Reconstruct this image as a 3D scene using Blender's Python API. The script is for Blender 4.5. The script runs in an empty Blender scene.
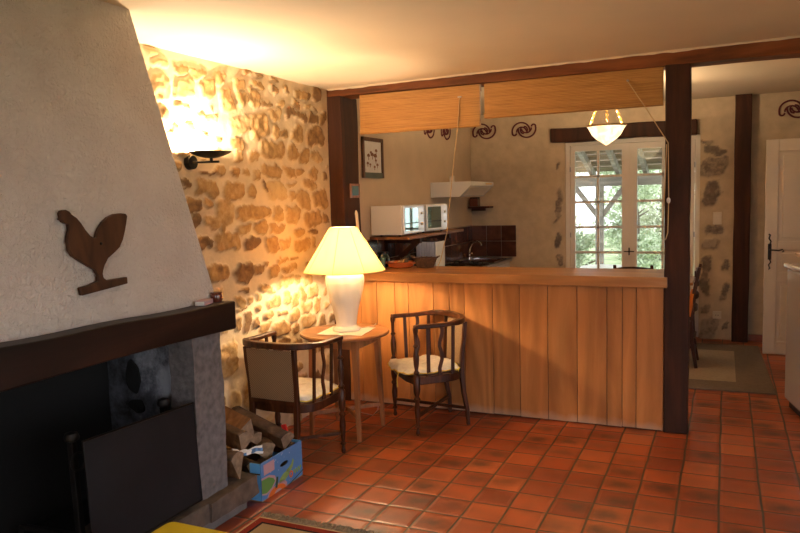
import bpy, bmesh, math, random
import numpy as np
from mathutils import Vector, Matrix, noise as mnoise
random.seed(7)
rng = np.random.RandomState(5)
SC = bpy.context.scene
COL = SC.collection
PI = math.pi

# ------------------------------------------------------------------ materials
def new_mat(name):
    m = bpy.data.materials.new(name); m.use_nodes = True
    nt = m.node_tree; b = nt.nodes['Principled BSDF']
    return m, nt, b
def N(nt, typ, **kw):
    n = nt.nodes.new(typ)
    for k, v in kw.items():
        if k.startswith('i_'):
            key = k[2:]
            key = int(key) if key.isdigit() else key.replace('_', ' ')
            n.inputs[key].default_value = v
        else: setattr(n, k, v)
    return n
def L(nt, a, ao, b, bi): nt.links.new(a.outputs[ao], b.inputs[bi])
def ramp(nt, stops):
    r = nt.nodes.new('ShaderNodeValToRGB'); e = r.color_ramp.elements
    while len(e) < len(stops): e.new(0.5)
    for i, (p, c) in enumerate(stops):
        e[i].position = p; e[i].color = (c[0], c[1], c[2], 1)
    return r
def coord(nt, scale=(1, 1, 1), out='Object', rot=(0, 0, 0)):
    tc = N(nt, 'ShaderNodeTexCoord'); mp = N(nt, 'ShaderNodeMapping')
    mp.inputs['Scale'].default_value = scale; mp.inputs['Rotation'].default_value = rot
    L(nt, tc, out, mp, 'Vector'); return mp
def plain(name, col, rough=0.5, metal=0.0, var=0.0, vscale=8, bump=0.0, bscale=40, coat=0.0, spec=0.5):
    m, nt, b = new_mat(name)
    b.inputs['Base Color'].default_value = (*col, 1); b.inputs['Roughness'].default_value = rough
    b.inputs['Metallic'].default_value = metal; b.inputs['Coat Weight'].default_value = coat
    b.inputs['Specular IOR Level'].default_value = spec
    if var:
        mp = coord(nt); n = N(nt, 'ShaderNodeTexNoise', i_Scale=vscale, i_Detail=5.0)
        L(nt, mp, 0, n, 'Vector')
        r = ramp(nt, [(0.3, [c * (1 - var) for c in col]), (0.7, [min(1, c * (1 + var)) for c in col])])
        L(nt, n, 'Fac', r, 0); L(nt, r, 0, b, 'Base Color')
    if bump:
        mp = coord(nt); n = N(nt, 'ShaderNodeTexNoise', i_Scale=bscale, i_Detail=6.0)
        L(nt, mp, 0, n, 'Vector'); bp = N(nt, 'ShaderNodeBump', i_Strength=min(1, bump), i_Distance=0.01)
        L(nt, n, 'Fac', bp, 'Height'); L(nt, bp, 0, b, 'Normal')
    return m
def wood(name, c1, c2, axis=2, scale=6, stretch=12, rough=0.45, island=False, c3=None, bump=0.25, coat=0.0, spec=0.28, worn=False):
    m, nt, b = new_mat(name); b.inputs['Specular IOR Level'].default_value = spec
    sc = [scale * stretch / 4] * 3; sc[axis] = scale * 0.25
    mp = coord(nt, sc)
    vec = mp
    if island:
        g = N(nt, 'ShaderNodeNewGeometry'); mu = N(nt, 'ShaderNodeMath', operation='MULTIPLY'); mu.inputs[1].default_value = 37.0
        L(nt, g, 'Random Per Island', mu, 0)
        cb = N(nt, 'ShaderNodeCombineXYZ'); L(nt, mu, 0, cb, 0); L(nt, mu, 0, cb, 1); L(nt, mu, 0, cb, 2)
        ad = N(nt, 'ShaderNodeVectorMath', operation='ADD'); L(nt, mp, 0, ad, 0); L(nt, cb, 0, ad, 1); vec = ad
    n = N(nt, 'ShaderNodeTexNoise', i_Scale=1.0, i_Detail=7.0, i_Roughness=0.62, i_Distortion=0.8)
    L(nt, vec, 0, n, 'Vector')
    stops = [(0.28, c1), (0.55, c2), (0.75, c3 or [min(1, c * 1.25) for c in c2])]
    r = ramp(nt, stops); L(nt, n, 'Fac', r, 0)
    last = r
    # ring figure
    n2 = N(nt, 'ShaderNodeTexNoise', i_Scale=0.22, i_Detail=2.0, i_Distortion=0.3); L(nt, vec, 0, n2, 'Vector')
    mm = N(nt, 'ShaderNodeMath', operation='MULTIPLY'); mm.inputs[1].default_value = 70.0; L(nt, n2, 'Fac', mm, 0)
    sn = N(nt, 'ShaderNodeMath', operation='SINE'); L(nt, mm, 0, sn, 0)
    mr = N(nt, 'ShaderNodeMapRange'); mr.inputs[1].default_value = -1; mr.inputs[2].default_value = 1
    mr.inputs[3].default_value = 0.80; mr.inputs[4].default_value = 1.06; L(nt, sn, 0, mr, 0)
    vm = N(nt, 'ShaderNodeVectorMath', operation='SCALE'); L(nt, r, 0, vm, 0); L(nt, mr, 0, vm, 'Scale'); last = vm
    if island:
        mr2 = N(nt, 'ShaderNodeMapRange'); mr2.inputs[3].default_value = 0.84; mr2.inputs[4].default_value = 1.12
        L(nt, g, 'Random Per Island', mr2, 0)
        v2 = N(nt, 'ShaderNodeVectorMath', operation='SCALE'); L(nt, last, 0, v2, 0); L(nt, mr2, 0, v2, 'Scale'); last = v2
    if worn:
        gp = N(nt, 'ShaderNodeNewGeometry'); sp = N(nt, 'ShaderNodeSeparateXYZ'); L(nt, gp, 'Position', sp, 0)
        nw = N(nt, 'ShaderNodeTexNoise', i_Scale=9.0, i_Detail=4.0); L(nt, gp, 'Position', nw, 'Vector')
        za = N(nt, 'ShaderNodeMath', operation='MULTIPLY_ADD'); za.inputs[1].default_value = -0.08; L(nt, nw, 'Fac', za, 0); L(nt, sp, 2, za, 2)
        zr = N(nt, 'ShaderNodeMapRange'); zr.inputs[1].default_value = -0.03; zr.inputs[2].default_value = 0.03; zr.inputs[3].default_value = 0.55; zr.inputs[4].default_value = 0.0; L(nt, za, 0, zr, 0)
        mw = N(nt, 'ShaderNodeMixRGB'); L(nt, zr, 0, mw, 0); L(nt, last, 0, mw, 1); mw.inputs[2].default_value = (0.55, 0.42, 0.33, 1); last = mw
    L(nt, last, 0, b, 'Base Color')
    b.inputs['Roughness'].default_value = rough; b.inputs['Coat Weight'].default_value = coat
    bp = N(nt, 'ShaderNodeBump', i_Strength=bump, i_Distance=0.004); L(nt, n, 'Fac', bp, 'Height'); L(nt, bp, 0, b, 'Normal')
    return m
def emit(name, col, s):
    m, nt, b = new_mat(name); b.inputs['Base Color'].default_value = (*col, 1)
    b.inputs['Emission Color'].default_value = (*col, 1); b.inputs['Emission Strength'].default_value = s
    return m

M = {}
M['plaster'] = plain('kitchen_plaster', (0.64, 0.50, 0.35), 0.95, var=0.07, vscale=3, bump=0.25, bscale=18)
M['ceiling'] = plain('ceiling_paint', (0.70, 0.60, 0.47), 0.9, var=0.03, vscale=2, bump=0.08, bscale=6)
M['oldbeam'] = wood('old_oak_beam', (0.05, 0.015, 0.005), (0.21, 0.062, 0.016), 0, 3.5, 9, 0.6, c3=(0.30, 0.105, 0.032), bump=0.6)
M['post'] = wood('dark_post_wood', (0.014, 0.005, 0.0025), (0.055, 0.016, 0.006), 2, 3.5, 9, 0.65, c3=(0.09, 0.03, 0.011), bump=0.6)
M['mantel'] = wood('mantel_wood', (0.006, 0.003, 0.002), (0.020, 0.008, 0.005), 1, 4, 9, 0.45, c3=(0.04, 0.014, 0.008), bump=0.4)
M['plank'] = wood('pine_planks', (0.38, 0.145, 0.040), (0.50, 0.205, 0.060), 2, 4, 8, 0.45, worn=True, island=True, c3=(0.57, 0.26, 0.085), bump=0.15)
M['bartop'] = wood('bar_top_oak', (0.32, 0.13, 0.038), (0.45, 0.20, 0.065), 0, 4, 8, 0.35, c3=(0.55, 0.29, 0.12), bump=0.2)
M['chair'] = wood('chair_mahogany', (0.022, 0.007, 0.003), (0.075, 0.022, 0.007), 2, 10, 6, 0.36, c3=(0.13, 0.042, 0.014), bump=0.1, coat=0.12)
M['table'] = wood('table_wood', (0.22, 0.085, 0.03), (0.38, 0.16, 0.06), 0, 6, 8, 0.3, c3=(0.45, 0.20, 0.08), bump=0.1, coat=0.25)
M['tableleg'] = wood('table_leg_wood', (0.20, 0.08, 0.03), (0.34, 0.14, 0.055), 2, 6, 8, 0.35, bump=0.1, coat=0.2)
M['rooster'] = wood('carved_wood', (0.035, 0.014, 0.007), (0.085, 0.034, 0.015), 2, 9, 6, 0.5, c3=(0.12, 0.05, 0.022))
M['shelfwood'] = wood('shelf_wood', (0.16, 0.06, 0.025), (0.30, 0.13, 0.055), 1, 6, 8, 0.5)
M['darkshelf'] = wood('dark_shelf_wood', (0.03, 0.01, 0.006), (0.09, 0.025, 0.015), 0, 6, 8, 0.4)
M['graywood'] = wood('weathered_wood', (0.24, 0.22, 0.20), (0.42, 0.39, 0.35), 0, 4, 8, 0.8)
M['white'] = plain('white_paint', (0.74, 0.70, 0.64), 0.4, var=0.03)
M['door'] = plain('cream_door_paint', (0.70, 0.63, 0.54), 0.4, var=0.03)
M['enamel'] = plain('white_enamel', (0.80, 0.80, 0.77), 0.18, coat=0.5)
M['fridge'] = plain('glossy_white_enamel', (0.82, 0.79, 0.79), 0.07, coat=1.0)
M['ceramic'] = plain('white_ceramic', (0.82, 0.79, 0.72), 0.25, coat=0.4)
M['blackmetal'] = plain('black_iron', (0.012, 0.010, 0.009), 0.45, 0.6)
M['iron'] = plain('wrought_iron', (0.03, 0.026, 0.024), 0.55, 0.7, var=0.4, bump=0.3)
M['chrome'] = plain('chrome', (0.75, 0.75, 0.76), 0.12, 1.0)
M['steel'] = plain('brushed_steel', (0.42, 0.42, 0.43), 0.3, 1.0)
M['brass'] = plain('brass', (0.65, 0.42, 0.15), 0.3, 1.0)
M['black'] = plain('black_enamel', (0.012, 0.012, 0.013), 0.25)
M['screen'] = plain('fire_screen_sheet', (0.009, 0.0095, 0.012), 0.6, 0.0, var=0.25, vscale=5, spec=0.3)
M['terracotta'] = plain('glazed_terracotta', (0.42, 0.10, 0.03), 0.12, var=0.15, coat=0.6)
M['clay'] = plain('brown_glazed_clay', (0.14, 0.035, 0.02), 0.15, coat=0.6)
M['bread'] = plain('bread_crust', (0.55, 0.32, 0.12), 0.8, var=0.3, vscale=20, bump=0.4)
M['herb'] = plain('dried_herbs', (0.12, 0.085, 0.05), 0.9, var=0.4)
M['darkglass'] = plain('dark_green_glass', (0.01, 0.03, 0.022), 0.08, coat=0.5)
M['tealglass'] = plain('teal_glass', (0.06, 0.16, 0.16), 0.1, coat=0.5)
M['cord'] = plain('blind_cord', (0.55, 0.38, 0.2), 0.8)
M['flex'] = plain('clear_flex', (0.5, 0.42, 0.4), 0.4)
M['paper'] = plain('white_paper', (0.78, 0.76, 0.72), 0.7, var=0.05, vscale=30)
M['blueprint'] = plain('printed_blue', (0.10, 0.22, 0.42), 0.6, var=0.5, vscale=60)
M['yellow'] = plain('yellow_painted', (0.78, 0.62, 0.02), 0.4, var=0.05)
M['yellowtrim'] = plain('yellow_trim', (0.75, 0.55, 0.08), 0.8)
M['cushion'] = plain('white_cotton', (0.76, 0.72, 0.64), 0.9, var=0.10, vscale=25, bump=0.3, bscale=60)
M['orange'] = plain('orange_cloth', (0.62, 0.19, 0.03), 0.9, var=0.15)
M['red'] = plain('red_paint', (0.6, 0.02, 0.015), 0.6)
M['maroon'] = plain('stencil_maroon', (0.13, 0.022, 0.03), 0.9, var=0.25, vscale=60)
M['boxblue'] = None
M['leafgreen'] = plain('printed_green', (0.13, 0.30, 0.07), 0.6)
M['orangeprint'] = plain('printed_orange', (0.70, 0.16, 0.02), 0.6)
M['pinkprint'] = plain('printed_pink', (0.52, 0.33, 0.36), 0.6)
M['darkprint'] = plain('printed_dark_green', (0.02, 0.07, 0.05), 0.6)
M['limeprint'] = plain('printed_lime', (0.28, 0.42, 0.13), 0.6)
M['card'] = plain('raw_cardboard', (0.38, 0.26, 0.15), 0.9)
M['bark'] = plain('log_bark', (0.085, 0.052, 0.032), 0.95, var=0.5, vscale=14, bump=0.9, bscale=30)
M['splitwood'] = wood('split_log_face', (0.11, 0.052, 0.022), (0.24, 0.12, 0.052), 1, 8, 7, 0.85, c3=(0.33, 0.18, 0.08), bump=0.6)
M['endgrain'] = plain('log_end_grain', (0.27, 0.185, 0.115), 0.9, var=0.35, vscale=25, bump=0.5)
M['granite'] = plain('granite', (0.165, 0.15, 0.15), 0.95, var=0.28, vscale=28, bump=0.8, bscale=35)
M['hearth'] = plain('worn_hearth_stone', (0.11, 0.082, 0.064), 0.85, var=0.45, vscale=12, bump=0.9, bscale=14)
M['soot'] = plain('soot', (0.005, 0.005, 0.005), 1.0, bump=0.4, bscale=12)  # firebox soot; also paints the dark of the two cheek holes
M['mortarbase'] = plain('grey_mortar', (0.17, 0.155, 0.15), 0.95, var=0.2, bump=0.6)
M['felt'] = plain('grey_brown_carpet', (0.17, 0.13, 0.10), 1.0, var=0.12, vscale=40, bump=0.3, bscale=120)
M['felt2'] = plain('beige_carpet_panel', (0.34, 0.27, 0.20), 1.0, var=0.1, vscale=40, bump=0.3, bscale=120)
M['fringe'] = plain('rug_fringe_wool', (0.25, 0.20, 0.14), 1.0, var=0.3, vscale=60)
M['switch'] = plain('cream_plastic', (0.66, 0.60, 0.50), 0.35)
M['redtile'] = plain('red_tile_skirting', (0.26, 0.07, 0.035), 0.45, var=0.2)
M['wicker'] = plain('dark_wicker', (0.10, 0.05, 0.028), 0.7, var=0.4, vscale=50)
M['frame'] = wood('picture_frame_wood', (0.07, 0.03, 0.015), (0.15, 0.065, 0.03), 2, 10, 6, 0.4)
M['greenframe'] = plain('picture_frame_green', (0.09, 0.11, 0.08), 0.6, var=0.2)
M['roofboard'] = wood('terrace_roof_boards', (0.20, 0.15, 0.11), (0.36, 0.28, 0.20), 0, 5, 8, 0.8)
M['grass'] = plain('lawn', (0.36, 0.42, 0.24), 1.0, var=0.4, vscale=3)
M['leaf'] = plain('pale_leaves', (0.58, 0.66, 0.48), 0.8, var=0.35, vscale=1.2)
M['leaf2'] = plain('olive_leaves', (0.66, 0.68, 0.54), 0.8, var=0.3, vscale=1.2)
M['trunk'] = plain('tree_bark', (0.16, 0.13, 0.10), 0.95, var=0.3, bump=0.6)
M['stoneout'] = plain('terrace_paving', (0.42, 0.38, 0.32), 0.9, var=0.2, vscale=3)

def mat_stucco():
    m, nt, b = new_mat('rough_white_stucco')
    mp = coord(nt, (1, 1, 1.0))
    n = N(nt, 'ShaderNodeTexNoise', i_Scale=42.0, i_Detail=4.0, i_Roughness=0.6, i_Distortion=1.2); L(nt, mp, 0, n, 'Vector')
    n2 = N(nt, 'ShaderNodeTexNoise', i_Scale=4.0, i_Detail=3.0); L(nt, mp, 0, n2, 'Vector')
    r = ramp(nt, [(0.3, (0.66, 0.58, 0.53)), (0.7, (0.76, 0.69, 0.64))]); L(nt, n2, 'Fac', r, 0); L(nt, r, 0, b, 'Base Color')
    b.inputs['Roughness'].default_value = 0.9
    bp = N(nt, 'ShaderNodeBump', i_Strength=1.0, i_Distance=0.022); L(nt, n, 'Fac', bp, 'Height'); L(nt, bp, 0, b, 'Normal')
    return m
M['stucco'] = mat_stucco()
def mat_stone(name, mortar, t0, t1, t2):
    m, nt, b = new_mat(name)
    a = N(nt, 'ShaderNodeAttribute', attribute_name='mask'); t = N(nt, 'ShaderNodeAttribute', attribute_name='tone')
    mp = coord(nt)
    n = N(nt, 'ShaderNodeTexNoise', i_Scale=16.0, i_Detail=8.0, i_Roughness=0.7); L(nt, mp, 0, n, 'Vector')
    ad = N(nt, 'ShaderNodeMath', operation='ADD'); L(nt, t, 'Fac', ad, 0)
    ms = N(nt, 'ShaderNodeMath', operation='MULTIPLY_ADD'); ms.inputs[1].default_value = 1.9; ms.inputs[2].default_value = -0.95
    L(nt, n, 'Fac', ms, 0); L(nt, ms, 0, ad, 1)
    r = ramp(nt, [(0.0, t0), (0.45, t1), (1.0, t2)]); L(nt, ad, 0, r, 0)
    n3 = N(nt, 'ShaderNodeTexNoise', i_Scale=9.0, i_Detail=5.0); L(nt, mp, 0, n3, 'Vector')
    r2 = ramp(nt, [(0.3, [c * 0.82 for c in mortar]), (0.65, mortar)]); L(nt, n3, 'Fac', r2, 0)
    mx = N(nt, 'ShaderNodeMixRGB'); L(nt, a, 'Fac', mx, 0); L(nt, r2, 0, mx, 1); L(nt, r, 0, mx, 2); L(nt, mx, 0, b, 'Base Color')
    b.inputs['Roughness'].default_value = 0.92
    bp = N(nt, 'ShaderNodeBump', i_Strength=0.7, i_Distance=0.008); L(nt, n, 'Fac', bp, 'Height'); L(nt, bp, 0, b, 'Normal')
    return m
M['rubble'] = mat_stone('rubble_stone_wall', (0.68, 0.54, 0.36), (0.52, 0.37, 0.19), (0.37, 0.22, 0.085), (0.18, 0.095, 0.04))
M['backstone'] = mat_stone('plaster_with_quoins', (0.60, 0.48, 0.34), (0.42, 0.34, 0.26), (0.20, 0.16, 0.13), (0.12, 0.09, 0.07))
def mat_cheek():
    m, nt, b = new_mat('sooty_plaster'); mp = coord(nt)
    n = N(nt, 'ShaderNodeTexNoise', i_Scale=5.0, i_Detail=6.0, i_Roughness=0.7); L(nt, mp, 0, n, 'Vector')
    sx = N(nt, 'ShaderNodeSeparateXYZ'); L(nt, mp, 0, sx, 0)
    # soot stains grow towards the back of the firebox
    mr = N(nt, 'ShaderNodeMapRange'); mr.inputs[1].default_value = -3.0; mr.inputs[2].default_value = -2.45; mr.inputs[3].default_value = 0.22; mr.inputs[4].default_value = -0.14
    tc = N(nt, 'ShaderNodeNewGeometry'); s2 = N(nt, 'ShaderNodeSeparateXYZ'); L(nt, tc, 'Position', s2, 0); L(nt, s2, 0, mr, 0)
    ad = N(nt, 'ShaderNodeMath', operation='ADD'); L(nt, n, 'Fac', ad, 0); L(nt, mr, 0, ad, 1)
    r = ramp(nt, [(0.42, (0.34, 0.36, 0.41)), (0.60, (0.09, 0.095, 0.115)), (0.8, (0.008, 0.008, 0.008))]); L(nt, ad, 0, r, 0); L(nt, r, 0, b, 'Base Color')
    b.inputs['Roughness'].default_value = 0.9
    bp = N(nt, 'ShaderNodeBump', i_Strength=0.5, i_Distance=0.01); L(nt, n, 'Fac', bp, 'Height'); L(nt, bp, 0, b, 'Normal')
    return m
M['cheek'] = mat_cheek()
def mat_tiles(name, px, py, x0, y0, base=None, floor=True):
    m, nt, b = new_mat(name)
    g = N(nt, 'ShaderNodeNewGeometry'); sx = N(nt, 'ShaderNodeSeparateXYZ'); L(nt, g, 'Position', sx, 0)
    wob = N(nt, 'ShaderNodeTexNoise', i_Scale=3.0, i_Detail=1.0); L(nt, g, 'Position', wob, 'Vector')
    def axis(o, p, off):
        s = N(nt, 'ShaderNodeMath', operation='SUBTRACT'); s.inputs[1].default_value = off; L(nt, sx, o, s, 0)
        w = N(nt, 'ShaderNodeMath', operation='MULTIPLY_ADD'); w.inputs[1].default_value = 0.014; L(nt, wob, 'Fac', w, 0); L(nt, s, 0, w, 2)
        d = N(nt, 'ShaderNodeMath', operation='DIVIDE'); d.inputs[1].default_value = p; L(nt, w, 0, d, 0)
        f = N(nt, 'ShaderNodeMath', operation='FLOOR'); L(nt, d, 0, f, 0)
        fr = N(nt, 'ShaderNodeMath', operation='SUBTRACT'); L(nt, d, 0, fr, 0); L(nt, f, 0, fr, 1)
        c = N(nt, 'ShaderNodeMath', operation='SUBTRACT'); L(nt, fr, 0, c, 0); c.inputs[1].default_value = 0.5
        ab = N(nt, 'ShaderNodeMath', operation='ABSOLUTE'); L(nt, c, 0, ab, 0)
        return f, c, ab
    fx, cx_, ax = axis(0, px, x0); fy, cy_, ay = axis(1, py, y0)
    mxm = N(nt, 'ShaderNodeMath', operation='MAXIMUM'); L(nt, ax, 0, mxm, 0); L(nt, ay, 0, mxm, 1)
    gr = N(nt, 'ShaderNodeMapRange'); gr.inputs[1].default_value = 0.462; gr.inputs[2].default_value = 0.480; L(nt, mxm, 0, gr, 0)
    cb = N(nt, 'ShaderNodeCombineXYZ'); L(nt, fx, 0, cb, 0); L(nt, fy, 0, cb, 1)
    wn = N(nt, 'ShaderNodeTexWhiteNoise'); L(nt, cb, 0, wn, 'Vector')
    r = ramp(nt, [(0.0, (0.26, 0.055, 0.020)), (0.35, (0.34, 0.072, 0.022)), (0.7, (0.42, 0.095, 0.027)), (1.0, (0.47, 0.125, 0.04))])
    L(nt, wn, 'Value', r, 0)
    # kiln-darkened patch on some tiles
    c2 = N(nt, 'ShaderNodeCombineXYZ'); L(nt, cx_, 0, c2, 0); L(nt, cy_, 0, c2, 1)
    wc = N(nt, 'ShaderNodeVectorMath', operation='SCALE'); wc.inputs['Scale'].default_value = 0.35; L(nt, wn, 'Color', wc, 0)
    sb = N(nt, 'ShaderNodeVectorMath', operation='ADD'); L(nt, c2, 0, sb, 0); L(nt, wc, 0, sb, 1)
    sb2 = N(nt, 'ShaderNodeVectorMath', operation='SUBTRACT'); L(nt, sb, 0, sb2, 0); sb2.inputs[1].default_value = (0.175, 0.175, 0.175)
    fl = N(nt, 'ShaderNodeVectorMath', operation='MULTIPLY'); fl.inputs[1].default_value = (0.8, 1.2, 0); L(nt, sb2, 0, fl, 0)
    ln = N(nt, 'ShaderNodeVectorMath', operation='LENGTH'); L(nt, fl, 0, ln, 0)
    nn = N(nt, 'ShaderNodeTexNoise', i_Scale=16.0, i_Detail=5.0); L(nt, g, 'Position', nn, 'Vector')
    la = N(nt, 'ShaderNodeMath', operation='MULTIPLY_ADD'); la.inputs[1].default_value = 0.5; L(nt, nn, 'Fac', la, 0); L(nt, ln, 'Value', la, 2)
    dk = N(nt, 'ShaderNodeMapRange'); dk.inputs[1].default_value = 0.76; dk.inputs[2].default_value = 0.34; dk.inputs[3].default_value = 0; dk.inputs[4].default_value = 1; L(nt, la, 0, dk, 0)
    wn2 = N(nt, 'ShaderNodeTexWhiteNoise'); ad = N(nt, 'ShaderNodeVectorMath', operation='ADD'); ad.inputs[1].default_value = (17.3, 5.1, 2.0); L(nt, cb, 0, ad, 0); L(nt, ad, 0, wn2, 'Vector')
    th = N(nt, 'ShaderNodeMapRange'); th.inputs[1].default_value = 0.22; th.inputs[2].default_value = 0.75; th.inputs[4].default_value = 0.82; L(nt, wn2, 'Value', th, 0)
    mu = N(nt, 'ShaderNodeMath', operation='MULTIPLY'); L(nt, dk, 0, mu, 0); L(nt, th, 0, mu, 1)
    mx = N(nt, 'ShaderNodeMixRGB'); L(nt, mu, 0, mx, 0); L(nt, r, 0, mx, 1); mx.inputs[2].default_value = (0.075, 0.036, 0.02, 1)
    nv = N(nt, 'ShaderNodeTexNoise', i_Scale=7.0, i_Detail=6.0); L(nt, g, 'Position', nv, 'Vector')
    mv = N(nt, 'ShaderNodeMapRange'); mv.inputs[1].default_value = 0.3; mv.inputs[2].default_value = 0.7; mv.inputs[3].default_value = 0.82; mv.inputs[4].default_value = 1.15; L(nt, nv, 'Fac', mv, 0)
    sv = N(nt, 'ShaderNodeVectorMath', operation='SCALE'); L(nt, mx, 0, sv, 0); L(nt, mv, 0, sv, 'Scale')
    mg = N(nt, 'ShaderNodeMixRGB'); L(nt, gr, 0, mg, 0); L(nt, sv, 0, mg, 1); mg.inputs[2].default_value = (0.062, 0.046, 0.026, 1); L(nt, mg, 0, b, 'Base Color')
    rr = N(nt, 'ShaderNodeMapRange'); rr.inputs[1].default_value = 0.3; rr.inputs[2].default_value = 0.7; rr.inputs[3].default_value = 0.34; rr.inputs[4].default_value = 0.52; L(nt, nv, 'Fac', rr, 0)
    L(nt, rr, 0, b, 'Roughness')
    # pillowed tile edges + grout recess
    pe = N(nt, 'ShaderNodeMapRange'); pe.inputs[1].default_value = 0.40; pe.inputs[2].default_value = 0.49; pe.inputs[3].default_value = 1; pe.inputs[4].default_value = 0; L(nt, mxm, 0, pe, 0)
    hn = N(nt, 'ShaderNodeMath', operation='MULTIPLY_ADD'); hn.inputs[1].default_value = 0.25; L(nt, nv, 'Fac', hn, 0); L(nt, pe, 0, hn, 2)
    bp = N(nt, 'ShaderNodeBump', i_Strength=0.6, i_Distance=0.006); L(nt, hn, 0, bp, 'Height'); L(nt, bp, 0, b, 'Normal')
    return m
M['tiles'] = mat_tiles('terracotta_floor_tiles', 0.21, 0.212, -0.005, 4.137)
def mat_cane():
    m, nt, b = new_mat('woven_cane'); mp = coord(nt)
    sx = N(nt, 'ShaderNodeSeparateXYZ'); L(nt, mp, 0, sx, 0)
    def st(o, f):
        a = N(nt, 'ShaderNodeMath', operation='MULTIPLY'); a.inputs[1].default_value = f; L(nt, sx, o, a, 0)
        s = N(nt, 'ShaderNodeMath', operation='SINE'); L(nt, a, 0, s, 0); return s
    a = st(0, 450); c = st(2, 450); mu = N(nt, 'ShaderNodeMath', operation='MULTIPLY'); L(nt, a, 0, mu, 0); L(nt, c, 0, mu, 1)
    r = ramp(nt, [(0.2, (0.11, 0.06, 0.028)), (0.7, (0.36, 0.235, 0.13))])
    mr = N(nt, 'ShaderNodeMapRange'); mr.inputs[1].default_value = -1; L(nt, mu, 0, mr, 0); L(nt, mr, 0, r, 0); L(nt, r, 0, b, 'Base Color')
    b.inputs['Roughness'].default_value = 0.6
    return m
M['cane'] = mat_cane()
def mat_blind():
    m, nt, b = new_mat('bamboo_slats'); mp = coord(nt)
    sx = N(nt, 'ShaderNodeSeparateXYZ'); L(nt, mp, 0, sx, 0)
    a = N(nt, 'ShaderNodeMath', operation='MULTIPLY'); a.inputs[1].default_value = 620; L(nt, sx, 2, a, 0)
    s = N(nt, 'ShaderNodeMath', operation='SINE'); L(nt, a, 0, s, 0)
    mp2 = coord(nt, (3, 3, 130)); n = N(nt, 'ShaderNodeTexNoise', i_Scale=1.0, i_Detail=5.0, i_Roughness=0.7); L(nt, mp2, 0, n, 'Vector')
    r = ramp(nt, [(0.3, (0.28, 0.12, 0.03)), (0.5, (0.46, 0.22, 0.06)), (0.7, (0.56, 0.29, 0.09))]); L(nt, n, 'Fac', r, 0); L(nt, r, 0, b, 'Base Color')
    b.inputs['Roughness'].default_value = 0.5
    bp = N(nt, 'ShaderNodeBump', i_Strength=0.6, i_Distance=0.002); L(nt, s, 0, bp, 'Height'); L(nt, bp, 0, b, 'Normal')
    return m
M['bamboo'] = mat_blind()
def mat_shade():
    m = bpy.data.materials.new('lamp_shade_cloth'); m.use_nodes = True; nt = m.node_tree; nt.nodes.clear()
    o = N(nt, 'ShaderNodeOutputMaterial'); d = N(nt, 'ShaderNodeBsdfDiffuse'); t = N(nt, 'ShaderNodeBsdfTranslucent')
    d.inputs[0].default_value = (0.82, 0.73, 0.55, 1); t.inputs[0].default_value = (0.90, 0.71, 0.42, 1)
    mx = N(nt, 'ShaderNodeMixShader'); mx.inputs[0].default_value = 0.52; L(nt, d, 0, mx, 1); L(nt, t, 0, mx, 2); L(nt, mx, 0, o, 0); return m
M['shade'] = mat_shade()
def mat_alabaster():
    m = bpy.data.materials.new('alabaster'); m.use_nodes = True; nt = m.node_tree; b = nt.nodes['Principled BSDF']
    mp = coord(nt); n = N(nt, 'ShaderNodeTexNoise', i_Scale=14.0, i_Detail=4.0, i_Distortion=1.0); L(nt, mp, 0, n, 'Vector')
    r = ramp(nt, [(0.35, (1.0, 0.60, 0.25)), (0.6, (1.0, 0.80, 0.48))]); L(nt, n, 'Fac', r, 0)
    b.inputs['Base Color'].default_value = (0.8, 0.6, 0.4, 1); L(nt, r, 0, b, 'Emission Color'); b.inputs['Emission Strength'].default_value = 1.05
    b.inputs['Roughness'].default_value = 0.3; return m
M['alabaster'] = mat_alabaster()
def mat_glass():
    m = bpy.data.materials.new('window_glass'); m.use_nodes = True; nt = m.node_tree; nt.nodes.clear()
    o = N(nt, 'ShaderNodeOutputMaterial'); t = N(nt, 'ShaderNodeBsdfTransparent'); g = N(nt, 'ShaderNodeBsdfGlossy'); g.inputs['Roughness'].default_value = 0.02
    t.inputs[0].default_value = (0.93, 0.97, 0.95, 1)
    mx = N(nt, 'ShaderNodeMixShader'); mx.inputs[0].default_value = 0.06
    L(nt, t, 0, mx, 1); L(nt, g, 0, mx, 2); L(nt, mx, 0, o, 0); return m
M['glass'] = mat_glass()
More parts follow.
